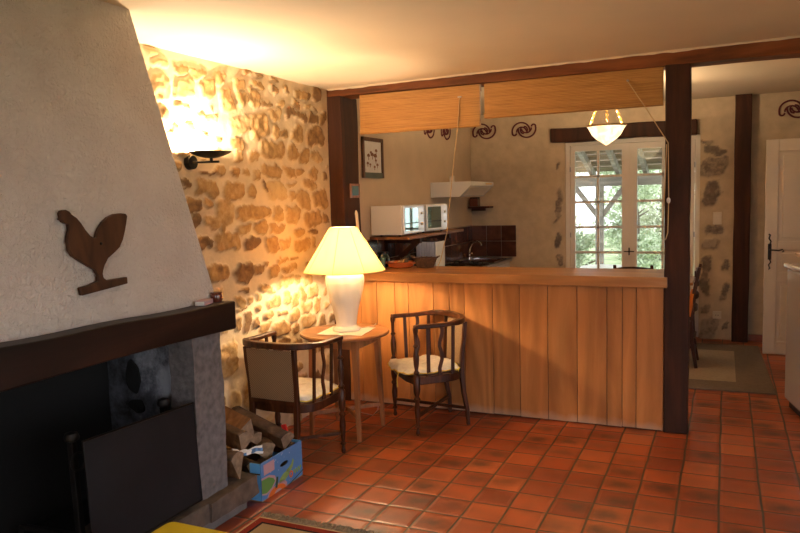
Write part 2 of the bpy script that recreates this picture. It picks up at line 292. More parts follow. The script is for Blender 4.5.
def mat_rug():
    m, nt, b = new_mat('oriental_rug_pile')
    g = N(nt, 'ShaderNodeNewGeometry'); sx = N(nt, 'ShaderNodeSeparateXYZ'); L(nt, g, 'Position', sx, 0)
    def sub(o, c, sgn):
        a = N(nt, 'ShaderNodeMath', operation='MULTIPLY_ADD'); a.inputs[1].default_value = sgn; a.inputs[2].default_value = -sgn * c; L(nt, sx, o, a, 0); return a
    # distance to the nearest rug edge (x -2.28..-0.85, y 1.1..3.10)
    ds = [sub(0, -2.28, 1), sub(0, -0.85, -1), sub(1, 3.10, -1), sub(1, 1.1, 1)]
    cur = ds[0]
    for d in ds[1:]:
        mn = N(nt, 'ShaderNodeMath', operation='MINIMUM'); L(nt, cur, 0, mn, 0); L(nt, d, 0, mn, 1); cur = mn
    sc = N(nt, 'ShaderNodeMath', operation='MULTIPLY'); sc.inputs[1].default_value = 2.0; L(nt, cur, 0, sc, 0)
    r = ramp(nt, [(0.0, (0.45, 0.33, 0.2)), (0.02, (0.22, 0.03, 0.02)), (0.10, (0.02, 0.015, 0.02)), (0.13, (0.36, 0.27, 0.16)), (0.30, (0.02, 0.015, 0.02)), (0.33, (0.25, 0.04, 0.025)), (0.5, (0.06, 0.03, 0.05))])
    r.color_ramp.interpolation = 'CONSTANT'; L(nt, sc, 0, r, 0)
    v = N(nt, 'ShaderNodeTexVoronoi', i_Scale=38.0); v.distance = 'MANHATTAN'; v.inputs['Randomness'].default_value = 0.25; L(nt, g, 'Position', v, 'Vector')
    rv = ramp(nt, [(0.0, (1, 1, 1)), (0.22, (1, 1, 1)), (0.3, (0, 0, 0))]); L(nt, v, 'Distance', rv, 0)
    mm = N(nt, 'ShaderNodeMath', operation='MULTIPLY'); mm.inputs[1].default_value = 0.5; L(nt, rv, 0, mm, 0)
    rc = ramp(nt, [(0.0, (0.35, 0.06, 0.03)), (0.4, (0.03, 0.03, 0.06)), (0.7, (0.5, 0.38, 0.2))]); L(nt, v, 'Color', rc, 0)
    mx = N(nt, 'ShaderNodeMixRGB'); L(nt, mm, 0, mx, 0); L(nt, r, 0, mx, 1); L(nt, rc, 0, mx, 2); L(nt, mx, 0, b, 'Base Color')
    b.inputs['Roughness'].default_value = 1.0; b.inputs['Specular IOR Level'].default_value = 0.1
    return m
M['rug'] = mat_rug()
def mat_boxblue():
    m, nt, b = new_mat('printed_blue_cardboard'); mp = coord(nt)
    v = N(nt, 'ShaderNodeTexVoronoi', i_Scale=26.0); L(nt, mp, 0, v, 'Vector')
    r = ramp(nt, [(0.0, (0.42, 0.50, 0.68)), (0.10, (0.34, 0.46, 0.70)), (0.16, (0.09, 0.25, 0.56))]); L(nt, v, 'Distance', r, 0); L(nt, r, 0, b, 'Base Color')
    b.inputs['Roughness'].default_value = 0.5; return m
M['boxblue'] = mat_boxblue()
M['boxlight'] = plain('light_blue_cardboard', (0.14, 0.46, 0.88), 0.5)
M['splash'] = None
def mat_splash():
    m, nt, b = new_mat('brown_glazed_tiles'); g = N(nt, 'ShaderNodeNewGeometry')
    ob = N(nt, 'ShaderNodeTexCoord')
    n = N(nt, 'ShaderNodeTexNoise', i_Scale=9.0, i_Detail=4.0); L(nt, ob, 'Object', n, 'Vector')
    ri = N(nt, 'ShaderNodeMath', operation='MULTIPLY_ADD'); ri.inputs[1].default_value = 0.4; L(nt, g, 'Random Per Island', ri, 0); L(nt, n, 'Fac', ri, 2)
    r = ramp(nt, [(0.35, (0.045, 0.014, 0.009)), (0.65, (0.085, 0.028, 0.016)), (0.9, (0.15, 0.055, 0.03))]); L(nt, ri, 0, r, 0); L(nt, r, 0, b, 'Base Color')
    b.inputs['Roughness'].default_value = 0.22; return m
M['splash'] = mat_splash()
M['grout'] = plain('grout', (0.36, 0.27, 0.2), 0.9)

# ------------------------------------------------------------------ mesh builder
def wloc(o):
    v = Vector((0, 0, 0))
    while o is not None: v += Vector(o.location); o = o.parent
    return v
class MB:
    def __init__(s): s.bm = bmesh.new(); s.mi = 0
    def _f(s, vs):
        try: f = s.bm.faces.new(vs); f.material_index = s.mi; return f
        except ValueError: return None
    def hexa(s, pts):
        v = [s.bm.verts.new(p) for p in pts]
        for q in ((0, 3, 2, 1), (4, 5, 6, 7), (0, 1, 5, 4), (1, 2, 6, 5), (2, 3, 7, 6), (3, 0, 4, 7)): s._f([v[i] for i in q])
        return s
    def box(s, x0, x1, y0, y1, z0, z1):
        return s.hexa([(x0, y0, z0), (x1, y0, z0), (x1, y1, z0), (x0, y1, z0), (x0, y0, z1), (x1, y0, z1), (x1, y1, z1), (x0, y1, z1)])
    def obox(s, c, size, R=None):
        c = Vector(c); h = Vector(size) / 2; R = R or Matrix.Identity(3); P = []
        for z in (-1, 1):
            for (x, y) in ((-1, -1), (1, -1), (1, 1), (-1, 1)): P.append(c + R @ Vector((x * h.x, y * h.y, z * h.z)))
        return s.hexa(P)
    def rings(s, rings, closed=False, caps=True):
        vr = [[s.bm.verts.new(p) for p in r] for r in rings]; n = len(vr[0]); m = len(vr)
        for i in range(m if closed else m - 1):
            a, b = vr[i], vr[(i + 1) % m]
            for j in range(n): s._f((a[j], a[(j + 1) % n], b[(j + 1) % n], b[j]))
        if caps and not closed: s._f(list(reversed(vr[0]))); s._f(vr[-1])
        return s
    def lathe(s, prof, c=(0, 0, 0), n=32, fn=None, caps=True, axis=None):
        c = Vector(c); R = Vector((0, 0, 1)).rotation_difference(Vector(axis).normalized()).to_matrix() if axis else None
        rs = []
        for (r, z) in prof:
            ring = []
            for k in range(n):
                a = 2 * PI * k / n; rr = r * (fn(a, z) if fn else 1)
                p = Vector((rr * math.cos(a), rr * math.sin(a), z)); p = (R @ p) if R else p; ring.append(c + p)
            rs.append(ring)
        return s.rings(rs, caps=caps)
    def cyl(s, p0, p1, r0, r1=None, n=16):
        p0 = Vector(p0); p1 = Vector(p1); r1 = r0 if r1 is None else r1
        return s.lathe([(r0, 0), (r1, (p1 - p0).length)], p0, n, axis=(p1 - p0))
    def tube(s, path, r, n=8, closed=False):
        P = [Vector(p) for p in path]; m = len(P); rs = []; up = None
        for i in range(m):
            if closed: t = P[(i + 1) % m] - P[i - 1]
            else: t = P[min(i + 1, m - 1)] - P[max(i - 1, 0)]
            t.normalize()
            if up is None: up = Vector((0, 0, 1)) if abs(t.z) < 0.9 else Vector((1, 0, 0))
            sd = t.cross(up).normalized(); up = sd.cross(t).normalized()
            rr = r[i] if isinstance(r, (list, tuple)) else r
            rs.append([P[i] + sd * rr * math.cos(2 * PI * k / n) + up * rr * math.sin(2 * PI * k / n) for k in range(n)])
        return s.rings(rs, closed=closed)
    def sweep(s, path, w, h, up=(0, 0, 1)):
        # rectangular section: w across, h along up
        P = [Vector(p) for p in path]; m = len(P); rs = []; up = Vector(up)
        for i in range(m):
            t = (P[min(i + 1, m - 1)] - P[max(i - 1, 0)]).normalized()
            sd = t.cross(up).normalized(); u = sd.cross(t).normalized()
            ww = (w[i] if isinstance(w, (list, tuple)) else w) / 2; hh = (h[i] if isinstance(h, (list, tuple)) else h) / 2
            rs.append([P[i] - sd * ww - u * hh, P[i] + sd * ww - u * hh, P[i] + sd * ww + u * hh, P[i] - sd * ww + u * hh])
        return s.rings(rs)
    def prism(s, poly, d):
        d = Vector(d); a = [s.bm.verts.new(Vector(p)) for p in poly]; b = [s.bm.verts.new(Vector(p) + d) for p in poly]; n = len(a)
        for i in range(n): s._f((a[i], a[(i + 1) % n], b[(i + 1) % n], b[i]))
        s._f(list(reversed(a))); s._f(b); return s
    def sphere(s, c, r, u=16, v=10, sc=(1, 1, 1)):
        m = bmesh.ops.create_uvsphere(s.bm, u_segments=u, v_segments=v, radius=r)
        for vt in m['verts']: vt.co = Vector((vt.co.x * sc[0], vt.co.y * sc[1], vt.co.z * sc[2])) + Vector(c)
        return s
    def rough(s, amp, freq=6, seed=0, cuts=0):
        if cuts: bmesh.ops.subdivide_edges(s.bm, edges=list(s.bm.edges), cuts=cuts, use_grid_fill=True)
        for v in s.bm.verts:
            q = v.co * freq + Vector((seed * 7.1, seed * 3.3, seed))
            v.co += Vector((mnoise.noise(q), mnoise.noise(q + Vector((31, 0, 0))), mnoise.noise(q + Vector((0, 47, 0))))) * amp
        return s
    def build(s, name, mat, parent=None, bevel=0, seg=2, smooth=False, label=None, cat=None, group=None, kind=None, mats=None, keep=False, sub=0, angle=None):
        bm = s.bm; bmesh.ops.recalc_face_normals(bm, faces=bm.faces)
        if parent is not None: off = wloc(parent)
        elif keep or kind == 'structure' : off = Vector((0, 0, 0))
        else:
            xs = [v.co for v in bm.verts]; lo = [min(v[i] for v in xs) for i in range(3)]; hi = [max(v[i] for v in xs) for i in range(3)]
            off = Vector(((lo[0] + hi[0]) / 2, (lo[1] + hi[1]) / 2, lo[2]))
        for v in bm.verts: v.co -= off
        me = bpy.data.meshes.new(name); bm.to_mesh(me); bm.free()
        for mm in (mats or [mat]): me.materials.append(mm)
        o = bpy.data.objects.new(name, me); COL.objects.link(o)
        if parent is not None: o.parent = parent
        else: o.location = off
        if smooth:
            me.polygons.foreach_set('use_smooth', [True] * len(me.polygons))
            me.set_sharp_from_angle(angle=math.radians(angle or 40))
        if bevel:
            md = o.modifiers.new('bevel', 'BEVEL'); md.width = bevel; md.segments = seg; md.limit_method = 'ANGLE'; md.angle_limit = math.radians(35)
        if sub:
            md = o.modifiers.new('sub', 'SUBSURF'); md.levels = sub; md.render_levels = sub
        props(o, label, cat, group, kind)
        return o
def props(o, label=None, cat=None, group=None, kind=None):
    if label: o['label'] = label
    if cat: o['category'] = cat
    if group: o['group'] = group
    if kind: o['kind'] = kind
def thing(name, loc, label, cat, group=None, kind=None):
    o = bpy.data.objects.new(name, None); COL.objects.link(o); o.location = loc; o.empty_display_size = 0.1
    props(o, label, cat, group, kind); return o
def copy_tree(o, parent=None):
    c = o.copy(); COL.objects.link(c); c.parent = parent
    for ch in [x for x in list(COL.objects) if x.parent == o]: copy_tree(ch, c)
    return c
def light(name, typ, loc, energy, col, parent=None, **kw):
    l = bpy.data.lights.new(name, typ); l.energy = energy; l.color = col
    for k, v in kw.items(): setattr(l, k, v)
    o = bpy.data.objects.new(name, l); COL.objects.link(o)
    o.location = Vector(loc) - (wloc(parent) if parent else Vector((0, 0, 0)))
    if parent: o.parent = parent
    return o
M['yellowtrim_pale'] = plain('shade_seam_cloth', (0.62, 0.42, 0.18), 0.8)
LAMP_W = 27.0; SCONCE_W = 44.0; PEND_W = 36.0; SKY = 1.95; EXPO = 1.07
HOLES = ((-2.86, .80, .05, .09), (-2.85, .64, .055, .04))
STONES=[(3.35,2.52,0.062,0.022,0),(3.28,2.58,0.038,0.013,0),(3.52,2.52,0.053,0.034,1),(3.66,2.52,0.08,0.034,1),(3.35,2.39,0.071,0.076,0),(3.55,2.4,0.082,0.066,0),(3.76,2.43,0.065,0.059,1),(3.95,2.37,0.075,0.076,1),(3.88,2.5,0.058,0.042,1),(3.35,2.24,0.039,0.044,1),(3.52,2.28,0.059,0.018,0),(3.75,2.24,0.111,0.023,0),(4.1,2.5,0.074,0.044,1),(4.3,2.52,0.056,0.032,1),(4.2,2.6,0.043,0.016,1),(4.33,2.6,0.041,0.013,2),(4.53,2.6,0.054,0.014,1),(4.5,2.52,0.048,0.034,2),(4.12,2.4,0.053,0.05,1),(4.25,2.42,0.062,0.058,1),(4.4,2.41,0.075,0.02,2),(4.58,2.42,0.055,0.027,1),(4.68,2.54,0.036,0.042,2),(4.88,2.52,0.088,0.048,1),(5.12,2.56,0.089,0.057,2),(4.81,2.44,0.064,0.025,2),(4.99,2.51,0.034,0.036,2),(4.96,2.43,0.051,0.021,1),(5.08,2.44,0.035,0.018,2),(4.08,2.23,0.126,0.057,0),(4.31,2.24,0.125,0.099,1),(4.52,2.33,0.078,0.048,1),(4.71,2.37,0.065,0.035,2),(4.85,2.36,0.104,0.032,2),(5.06,2.36,0.073,0.038,2),(5.19,2.38,0.054,0.046,2),(4.5,2.22,0.044,0.043,1),(4.61,2.21,0.051,0.039,1),(4.79,2.22,0.094,0.057,1),(5.07,2.22,0.152,0.087,2),(4.46,2.08,0.168,0.068,1),(4.72,2.08,0.065,0.064,1),(4.88,2.06,0.078,0.055,1),(5.07,2.06,0.088,0.045,1),(4.23,2.03,0.067,0.036,1),(4.03,2.1,0.083,0.05,1),(4.05,2.02,0.058,0.032,1),(3.5,1.82,0.05,0.028,2),(3.71,1.81,0.11,0.059,1),(3.98,1.79,0.118,0.075,1),(4.19,1.79,0.055,0.049,1),(4.01,1.92,0.045,0.032,1),(4.12,1.92,0.038,0.023,1),(3.84,1.92,0.068,0.034,1),(3.72,1.9,0.074,0.017,2),(4.23,1.91,0.04,0.037,1),(3.57,1.7,0.078,0.052,2),(3.57,1.6,0.052,0.046,2),(3.71,1.71,0.04,0.029,1),(3.73,1.58,0.071,0.041,1),(3.87,1.64,0.099,0.093,1),(4.1,1.64,0.124,0.049,1),(4.08,1.52,0.081,0.042,1),(3.64,1.45,0.09,0.042,2),(3.89,1.45,0.149,0.062,1),(4.16,1.42,0.088,0.045,2),(3.83,1.54,0.039,0.022,1),(4.44,1.93,0.12,0.044,1),(4.67,1.93,0.091,0.035,1),(4.82,1.92,0.054,0.036,1),(5.01,1.92,0.092,0.045,1),(5.2,1.9,0.055,0.034,2),(4.35,1.82,0.028,0.04,2),(4.48,1.79,0.127,0.08,0),(4.68,1.84,0.058,0.017,1),(4.95,1.84,0.099,0.037,1),(4.69,1.75,0.052,0.04,1),(4.86,1.71,0.111,0.073,1),(5.11,1.72,0.114,0.084,1),(4.27,1.64,0.147,0.055,1),(4.49,1.62,0.059,0.062,1),(4.69,1.6,0.119,0.075,1),(4.99,1.56,0.139,0.063,1),(5.18,1.56,0.046,0.054,2),(4.27,1.53,0.091,0.042,1),(4.48,1.51,0.103,0.038,1),(4.77,1.47,0.081,0.026,1),(4.97,1.46,0.081,0.024,2),(4.4,1.4,0.091,0.054,1),(4.57,1.39,0.063,0.049,1),(4.8,1.37,0.115,0.051,1),(4.97,1.37,0.04,0.042,1),(3.77,1.25,0.123,0.061,1),(4.05,1.23,0.116,0.075,2),(4.22,1.22,0.067,0.033,2),(4.32,1.26,0.032,0.016,1),(4.42,1.2,0.072,0.038,1),(4.53,1.27,0.07,0.016,1),(4.7,1.26,0.075,0.014,1),(4.56,1.2,0.046,0.021,1),(4.66,1.2,0.047,0.026,1),(4.05,1.11,0.06,0.015,2),(4.0,1.03,0.067,0.036,1),(4.11,1.03,0.034,0.026,1),(4.22,1.03,0.045,0.027,1),(4.31,1.08,0.098,0.029,1),(4.54,1.1,0.121,0.045,1),(4.71,1.1,0.058,0.04,1),(4.86,1.09,0.062,0.037,1),(4.39,0.97,0.084,0.048,1),(4.56,0.99,0.051,0.046,1),(4.67,0.96,0.053,0.06,1),(4.78,0.98,0.038,0.059,1),(4.93,0.98,0.092,0.052,1),(4.2,0.95,0.049,0.026,1),(4.32,0.88,0.058,0.019,1),(4.5,0.87,0.055,0.017,1),(4.65,0.84,0.074,0.046,1),(4.84,0.87,0.089,0.042,1),(5.0,0.86,0.047,0.06,1),(4.07,0.88,0.043,0.065,2),(3.96,0.88,0.041,0.057,1),(4.15,0.86,0.033,0.037,2),(4.47,0.76,0.111,0.049,1),(4.85,0.76,0.107,0.059,1),(4.66,0.74,0.047,0.036,2),(4.26,0.81,0.069,0.027,1),(4.0,0.98,0.083,0.011,2)]
BSTONES=[(-0.13,2.15,0.121,0.055,1),(-0.13,1.96,0.129,0.1,1),(-0.15,1.67,0.104,0.152,1),(-0.13,1.26,0.092,0.048,1),(-0.15,1.09,0.085,0.073,0),(-0.19,0.82,0.045,0.143,1),(0.02,0.84,0.036,0.061,1),(-1.88,1.56,0.035,0.218,1),(-1.89,1.15,0.035,0.11,1),(-1.86,0.9,0.035,0.08,1),(-1.9,2.04,0.022,0.043,1),(-0.2,2.25,0.074,0.028,1),(-0.19,0.73,0.048,0.224,1),(0.01,0.85,0.031,0.068,1),(0.01,0.56,0.037,0.103,1),(-0.2,0.34,0.048,0.042,1),(-0.16,0.12,0.102,0.14,0),(0.03,0.17,0.025,0.048,1)]
ROOST=[(2.097,1.681),(2.106,1.69),(2.127,1.694),(2.144,1.686),(2.154,1.673),(2.178,1.657),(2.196,1.635),(2.213,1.607),(2.234,1.582),(2.254,1.57),(2.265,1.572),(2.272,1.588),(2.287,1.611),(2.312,1.636),(2.344,1.656),(2.382,1.668),(2.418,1.671),(2.446,1.668),(2.454,1.658),(2.444,1.629),(2.429,1.592),(2.411,1.555),(2.387,1.523),(2.353,1.501),(2.315,1.48),(2.291,1.453),(2.278,1.43),(2.273,1.415),(2.276,1.398),(2.291,1.386),(2.407,1.388),(2.405,1.359),(2.152,1.338),(2.147,1.371),(2.193,1.376),(2.246,1.388),(2.248,1.413),(2.236,1.437),(2.204,1.456),(2.165,1.481),(2.132,1.503),(2.118,1.527),(2.116,1.566),(2.122,1.588),(2.132,1.611),(2.133,1.634),(2.116,1.638),(2.104,1.646),(2.103,1.652),(2.092,1.654),(2.099,1.664)]
# ------------------------------------------------------------------ setting
def vnoise(U, V, f, seed):
    r = np.random.RandomState(seed); lat = r.rand(256, 256)
    u = U * f + 50; v = V * f + 50; i = np.floor(u).astype(int); j = np.floor(v).astype(int); fu = u - i; fv = v - j
    fu = fu * fu * (3 - 2 * fu); fv = fv * fv * (3 - 2 * fv); g = lambda a, b: lat[a % 256, b % 256]
    return (g(i, j) * (1 - fu) + g(i + 1, j) * fu) * (1 - fv) + (g(i, j + 1) * (1 - fu) + g(i + 1, j + 1) * fu) * fv
def relief(name, stones, u0, u1, v0, v1, step, place, mat, amp=0.02, skip=None, power=2.6, seed=1):
    nu = int(round((u1 - u0) / step)) + 1; nv = int(round((v1 - v0) / step)) + 1
    U, V = np.meshgrid(np.linspace(u0, u1, nu), np.linspace(v0, v1, nv), indexing='ij')
    wu = U + (vnoise(U, V, 12, seed) - .5) * .045 + (vnoise(U, V, 34, seed + 1) - .5) * .022 + (vnoise(U, V, 80, seed + 21) - .5) * .010
    wv = V + (vnoise(U, V, 12, seed + 2) - .5) * .045 + (vnoise(U, V, 34, seed + 3) - .5) * .022 + (vnoise(U, V, 80, seed + 23) - .5) * .010
    best = np.full(U.shape, 9.0); tone = np.zeros(U.shape); hh = np.zeros(U.shape)
    rr = np.random.RandomState(seed)
    for (cu, cv, hu, hv, t) in stones:
        sk = rr.uniform(-.25, .25); th = rr.uniform(.7, 1.25); tt = (t + rr.uniform(-.35, .35)) / 2.4
        a = (wu - cu) + sk * (wv - cv); b = (wv - cv) + rr.uniform(-.2, .2) * (wu - cu)
        power = rr.uniform(2.2, 5.0); d = (np.abs(a / max(hu, .008)) ** power + np.abs(b / max(hv, .008)) ** power) ** (1 / power)
        k = d < best; best = np.where(k, d, best); tone = np.where(k, tt, tone); hh = np.where(k, th, hh)
    m = np.clip((1.06 - best) / .20, 0, 1); m = m * m * (3 - 2 * m)
    H = amp * (m * hh * (.40 + .95 * vnoise(U, V, 26, seed + 5)) + .28 * vnoise(U, V, 9, seed + 6) + .22 * vnoise(U, V, 55, seed + 7) * (.4 + m))
    vs = np.array([place(U, V, H)]).reshape(3, -1).T if False else np.stack([q.ravel() for q in place(U, V, H)], 1)
    idx = np.arange(nu * nv).reshape(nu, nv)
    f = np.stack([idx[:-1, :-1], idx[1:, :-1], idx[1:, 1:], idx[:-1, 1:]], -1).reshape(-1, 4)
    if skip:
        cu = (U[:-1, :-1] + U[1:, 1:]).ravel() / 2; cv = (V[:-1, :-1] + V[1:, 1:]).ravel() / 2; f = f[~skip(cu, cv)]
    me = bpy.data.meshes.new(name); me.vertices.add(len(vs)); me.vertices.foreach_set('co', vs.astype(np.float32).ravel())
    me.loops.add(len(f) * 4); me.loops.foreach_set('vertex_index', f.astype(np.int32).ravel())
    me.polygons.add(len(f)); me.polygons.foreach_set('loop_start', np.arange(len(f), dtype=np.int32) * 4)
    me.polygons.foreach_set('use_smooth', np.ones(len(f), bool))
    me.update(calc_edges=True)
    for nm, arr in (('mask', m), ('tone', np.clip(tone, 0, 1))):
        at = me.attributes.new(nm, 'FLOAT', 'POINT'); at.data.foreach_set('value', arr.astype(np.float32).ravel())
    me.materials.append(mat); o = bpy.data.objects.new(name, me); COL.objects.link(o); return o

BW = 0.21
CEIL = 2.62; KCEIL = 2.73
def fill(stones, u0, u1, v0, v1, n, s0, s1, seed, gap=1.12):
    r = np.random.RandomState(seed); out = list(stones)
    for _ in range(n):
        a = r.uniform(s0, s1); b = a * r.uniform(.45, .9); u = r.uniform(u0, u1); v = r.uniform(v0, v1)
        if r.rand() < .25: a, b = b, a
        if all(((u - q[0]) / (a + q[2]) / gap) ** 2 * 1.0 > 1 or ((v - q[1]) / (b + q[3]) / gap) ** 2 > 1 for q in out):
            out.append((u, v, a, b, r.choice([0, 1, 1, 2])))
    return out
S1 = fill(STONES, 3.0, 5.25, 0.02, 0.75, 2500, .07, .15, 3, 1.16)
S1 = fill(S1, 3.0, 5.25, 0.02, 2.5, 1500, .03, .055, 4, 1.3)
S1 = fill(S1, 3.0, 5.25, 0.02, 2.5, 1200, .014, .028, 5, 1.5)
w = relief('wall_left', S1, 2.99, 5.32, 0.0, 2.64, 0.0105, lambda U, V, H: (-3.02 + H, U, V), M['rubble'], 0.017, seed=11)
props(w, 'rubble stone wall in cream mortar beside the fireplace', kind='structure')
B = MB(); B.box(-3.2, -3.03, 2.99, 5.3, 0, 2.7).build('wall_left', M['mortarbase'], kind='structure')
B = MB(); B.box(-3.2, -3.0, 5.3, 9.3, 0, 2.8).build('wall_left', M['plaster'], kind='structure', label='plastered kitchen side wall')
B = MB(); B.box(-3.2, -3.0, -2.2, 0.8, 0, 2.8).build('wall_left', M['stucco'], kind='structure')
# back wall with quoin stones round the french window
WX0, WX1, WZ1 = -1.80, -0.27, 2.34
BS = [s for s in BSTONES]
sk = lambda u, v: (u > WX0) & (u < WX1) & (v < WZ1)
w = relief('wall_back', BS, -3.0, 1.23, 0.0, 2.76, 0.015, lambda U, V, H: (U, 8.92 - H, V), M['backstone'], 0.016, skip=sk, seed=31)
props(w, 'plastered back wall with exposed stones round the glazed doors', kind='structure')
B = MB()
B.box(-3.2, WX0, 8.93, 9.3, 0, 2.8).box(WX1, 2.2, 8.93, 9.3, 0, 2.8).box(WX0, WX1, 8.93, 9.3, WZ1, 2.8)
B.build('wall_back', M['plaster'], kind='structure')
# kitchen side wall on the right, with a doorway
B = MB(); B.box(1.2, 1.32, 5.5, 7.35, 0, 2.8).box(1.2, 1.32, 8.24, 8.93, 0, 2.8).box(1.2, 1.32, 7.35, 8.24, 2.22, 2.8)
B.build('wall_right', M['plaster'], kind='structure')
# outer right wall of the living room with a wide window, and wall behind with a glazed opening
B = MB()
B.box(2.2, 2.4, -2.2, -.6, 0, 2.8).box(2.2, 2.4, 3.4, 9.3, 0, 2.8).box(2.2, 2.4, -.6, 3.4, 0, 0.12).box(2.2, 2.4, -.6, 3.4, 2.0, 2.8)
B.build('wall_right', M['plaster'], kind='structure')
B = MB()
B.box(-3.2, -1.2, -2.2, -2.0, 0, 2.8).box(1.0, 2.4, -2.2, -2.0, 0, 2.8).box(-1.2, 1.0, -2.2, -2.0, 2.1, 2.8)
B.build('wall_front', M['plaster'], kind='structure')
B = MB(); B.box(-3.2, 2.4, -2.2, 9.3, -0.15, 0.0).build('floor', M['tiles'], kind='structure', label='terracotta tiled floor with dark kiln marks')
cz = lambda x: 2.612 + .0115 * (x + 3)
B = MB(); B.hexa([(-3.2, -2.2, cz(-3.2)), (2.4, -2.2, cz(2.4)), (2.4, 5.35, cz(2.4)), (-3.2, 5.35, cz(-3.2)), (-3.2, -2.2, 2.9), (2.4, -2.2, 2.9), (2.4, 5.35, 2.9), (-3.2, 5.35, 2.9)]).build('ceiling', M['ceiling'], kind='structure')
B = MB(); B.box(-3.2, 2.4, 5.35, 9.3, KCEIL, KCEIL + .2).build('ceiling', M['ceiling'], kind='structure')
# timbers
B = MB(); B.box(-3.02, 2.2, 5.29, 5.50, 2.546, 2.72); B.rough(0.007, 2.5, 3, 0)
bmesh.ops.subdivide_edges(B.bm, edges=[e for e in B.bm.edges if abs(e.verts[0].co.x - e.verts[1].co.x) > 1], cuts=60)
B.rough(0.010, 1.7, 5).build('trim_1', M['oldbeam'], bevel=0.008, kind='structure', label='rough dark oak beam across the top of the kitchen opening')
B = MB(); B.box(-3.06, -2.888, 5.285, 5.58, 0, 2.56); bmesh.ops.subdivide_edges(B.bm, edges=[e for e in B.bm.edges if abs(e.verts[0].co.z - e.verts[1].co.z) > 1], cuts=24)
B.rough(0.007, 2.5, 9).build('trim_2', M['post'], bevel=0.008, kind='structure', label='dark timber post against the stone wall')
B = MB(); B.box(-0.385, -0.225, 5.29, 5.47, 0, 2.56); bmesh.ops.subdivide_edges(B.bm, edges=[e for e in B.bm.edges if abs(e.verts[0].co.z - e.verts[1].co.z) > 1], cuts=24)
B.rough(0.006, 2.5, 14).build('trim_3', M['post'], bevel=0.008, kind='structure', label='dark timber post at the end of the wooden bar')
B = MB(); B.box(0.08, 0.245, 8.80, 8.95, 0, 2.74); bmesh.ops.subdivide_edges(B.bm, edges=[e for e in B.bm.edges if abs(e.verts[0].co.z - e.verts[1].co.z) > 1], cuts=24)
B.rough(0.008, 2.5, 19).build('trim_4', M['post'], bevel=0.008, kind='structure', label='dark timber post standing against the back wall')
B = MB(); B.box(-1.95, -0.30, 8.84, 9.1, 2.33, 2.50); bmesh.ops.subdivide_edges(B.bm, edges=[e for e in B.bm.edges if abs(e.verts[0].co.x - e.verts[1].co.x) > 1], cuts=20)
B.rough(0.02, 1.7, 21).build('trim_5', M['post'], bevel=0.015, kind='structure', label='dark oak lintel over the glazed doors')
B = MB(); B.box(0.25, 1.2, 8.88, 8.91, 0, 0.075); B.build('baseboard_back', M['redtile'], bevel=0.004, kind='structure')
B = MB(); rs = []
for i in range(161):
    x = -3.0 + 5.2 * i / 160; q = Vector((x * 5, 3, 1)); e = .012 + .014 * abs(mnoise.noise(q)) + .008 * abs(mnoise.noise(q * 4))
    rs.append([Vector((x, 5.272 - e, cz(x) + .004)), Vector((x, 5.276, cz(x) - e * .7)), Vector((x, 5.30, cz(x) - e * .6)), Vector((x, 5.30, cz(x) + .004))])
B.rings(rs).build('ceiling', M['ceiling'], kind='structure', smooth=True, label='crumbled plaster edge where the ceiling meets the oak beam')
# glazed double door
W = thing('window_1', ((WX0 + WX1) / 2, 9.03, 0), 'cream glazed double doors with small panes at the back', None, kind='structure')
fy0, fy1 = 8.98, 9.05
B = MB(); B.box(WX0, WX0 + .055, fy0, fy1, 0, WZ1 - .052).box(WX1 - .055, WX1, fy0, fy1, 0, WZ1 - .052).box(WX0, WX1, fy0, fy1, WZ1 - .052, WZ1)
B.build('window_frame', M['white'], W, bevel=0.004)
xc = -1.048
for (a, b, mir) in ((WX0 + .06, xc, False), (xc, WX1 - .06, True)):
    z0, z1 = .02, 2.285; B = MB()
    stl, str_ = (.052, .088)
    l, r = (stl, str_) if not mir else (str_, stl)
    B.box(a, a + l, 8.99, 9.04, z0, z1).box(b - r, b, 8.99, 9.04, z0, z1).box(a + l, b - r, 8.99, 9.04, z1 - .07, z1).box(a + l, b - r, 8.99, 9.04, z0, .37)
    mid = (a + l + b - r) / 2; B.box(mid - .014, mid + .014, 8.995, 9.035, .37, z1 - .07)
    for k in range(1, 6):
        zz = .37 + (z1 - .07 - .37) * k / 6; B.box(a + l, b - r, 8.995, 9.035, zz - .014, zz + .014)
    sash = B.build('sash', M['white'], W, bevel=0.003)
    B = MB(); B.box(a + l, b - r, 9.013, 9.017, .37, z1 - .07).build('pane', M['glass'], sash)
B = MB(); B.cyl((xc, 8.985, 1.0), (xc, 8.955, 1.0), .012).tube([(xc - .06, 8.955, 1.0), (xc + .06, 8.955, 1.0)], [.006, .007]).tube([(xc, 8.975, .955), (xc, 8.975, 1.045)], .008)
B.build('window_handle', M['blackmetal'], W)
for z in (.4, 1.2, 2.0):
    B = MB(); B.cyl((WX1 - .058, 8.978, z - .03), (WX1 - .058, 8.978, z + .03), .008).build('hinge', M['steel'], W)
    B = MB(); B.cyl((WX0 + .058, 8.978, z - .03), (WX0 + .058, 8.978, z + .03), .008).build('hinge', M['steel'], W)
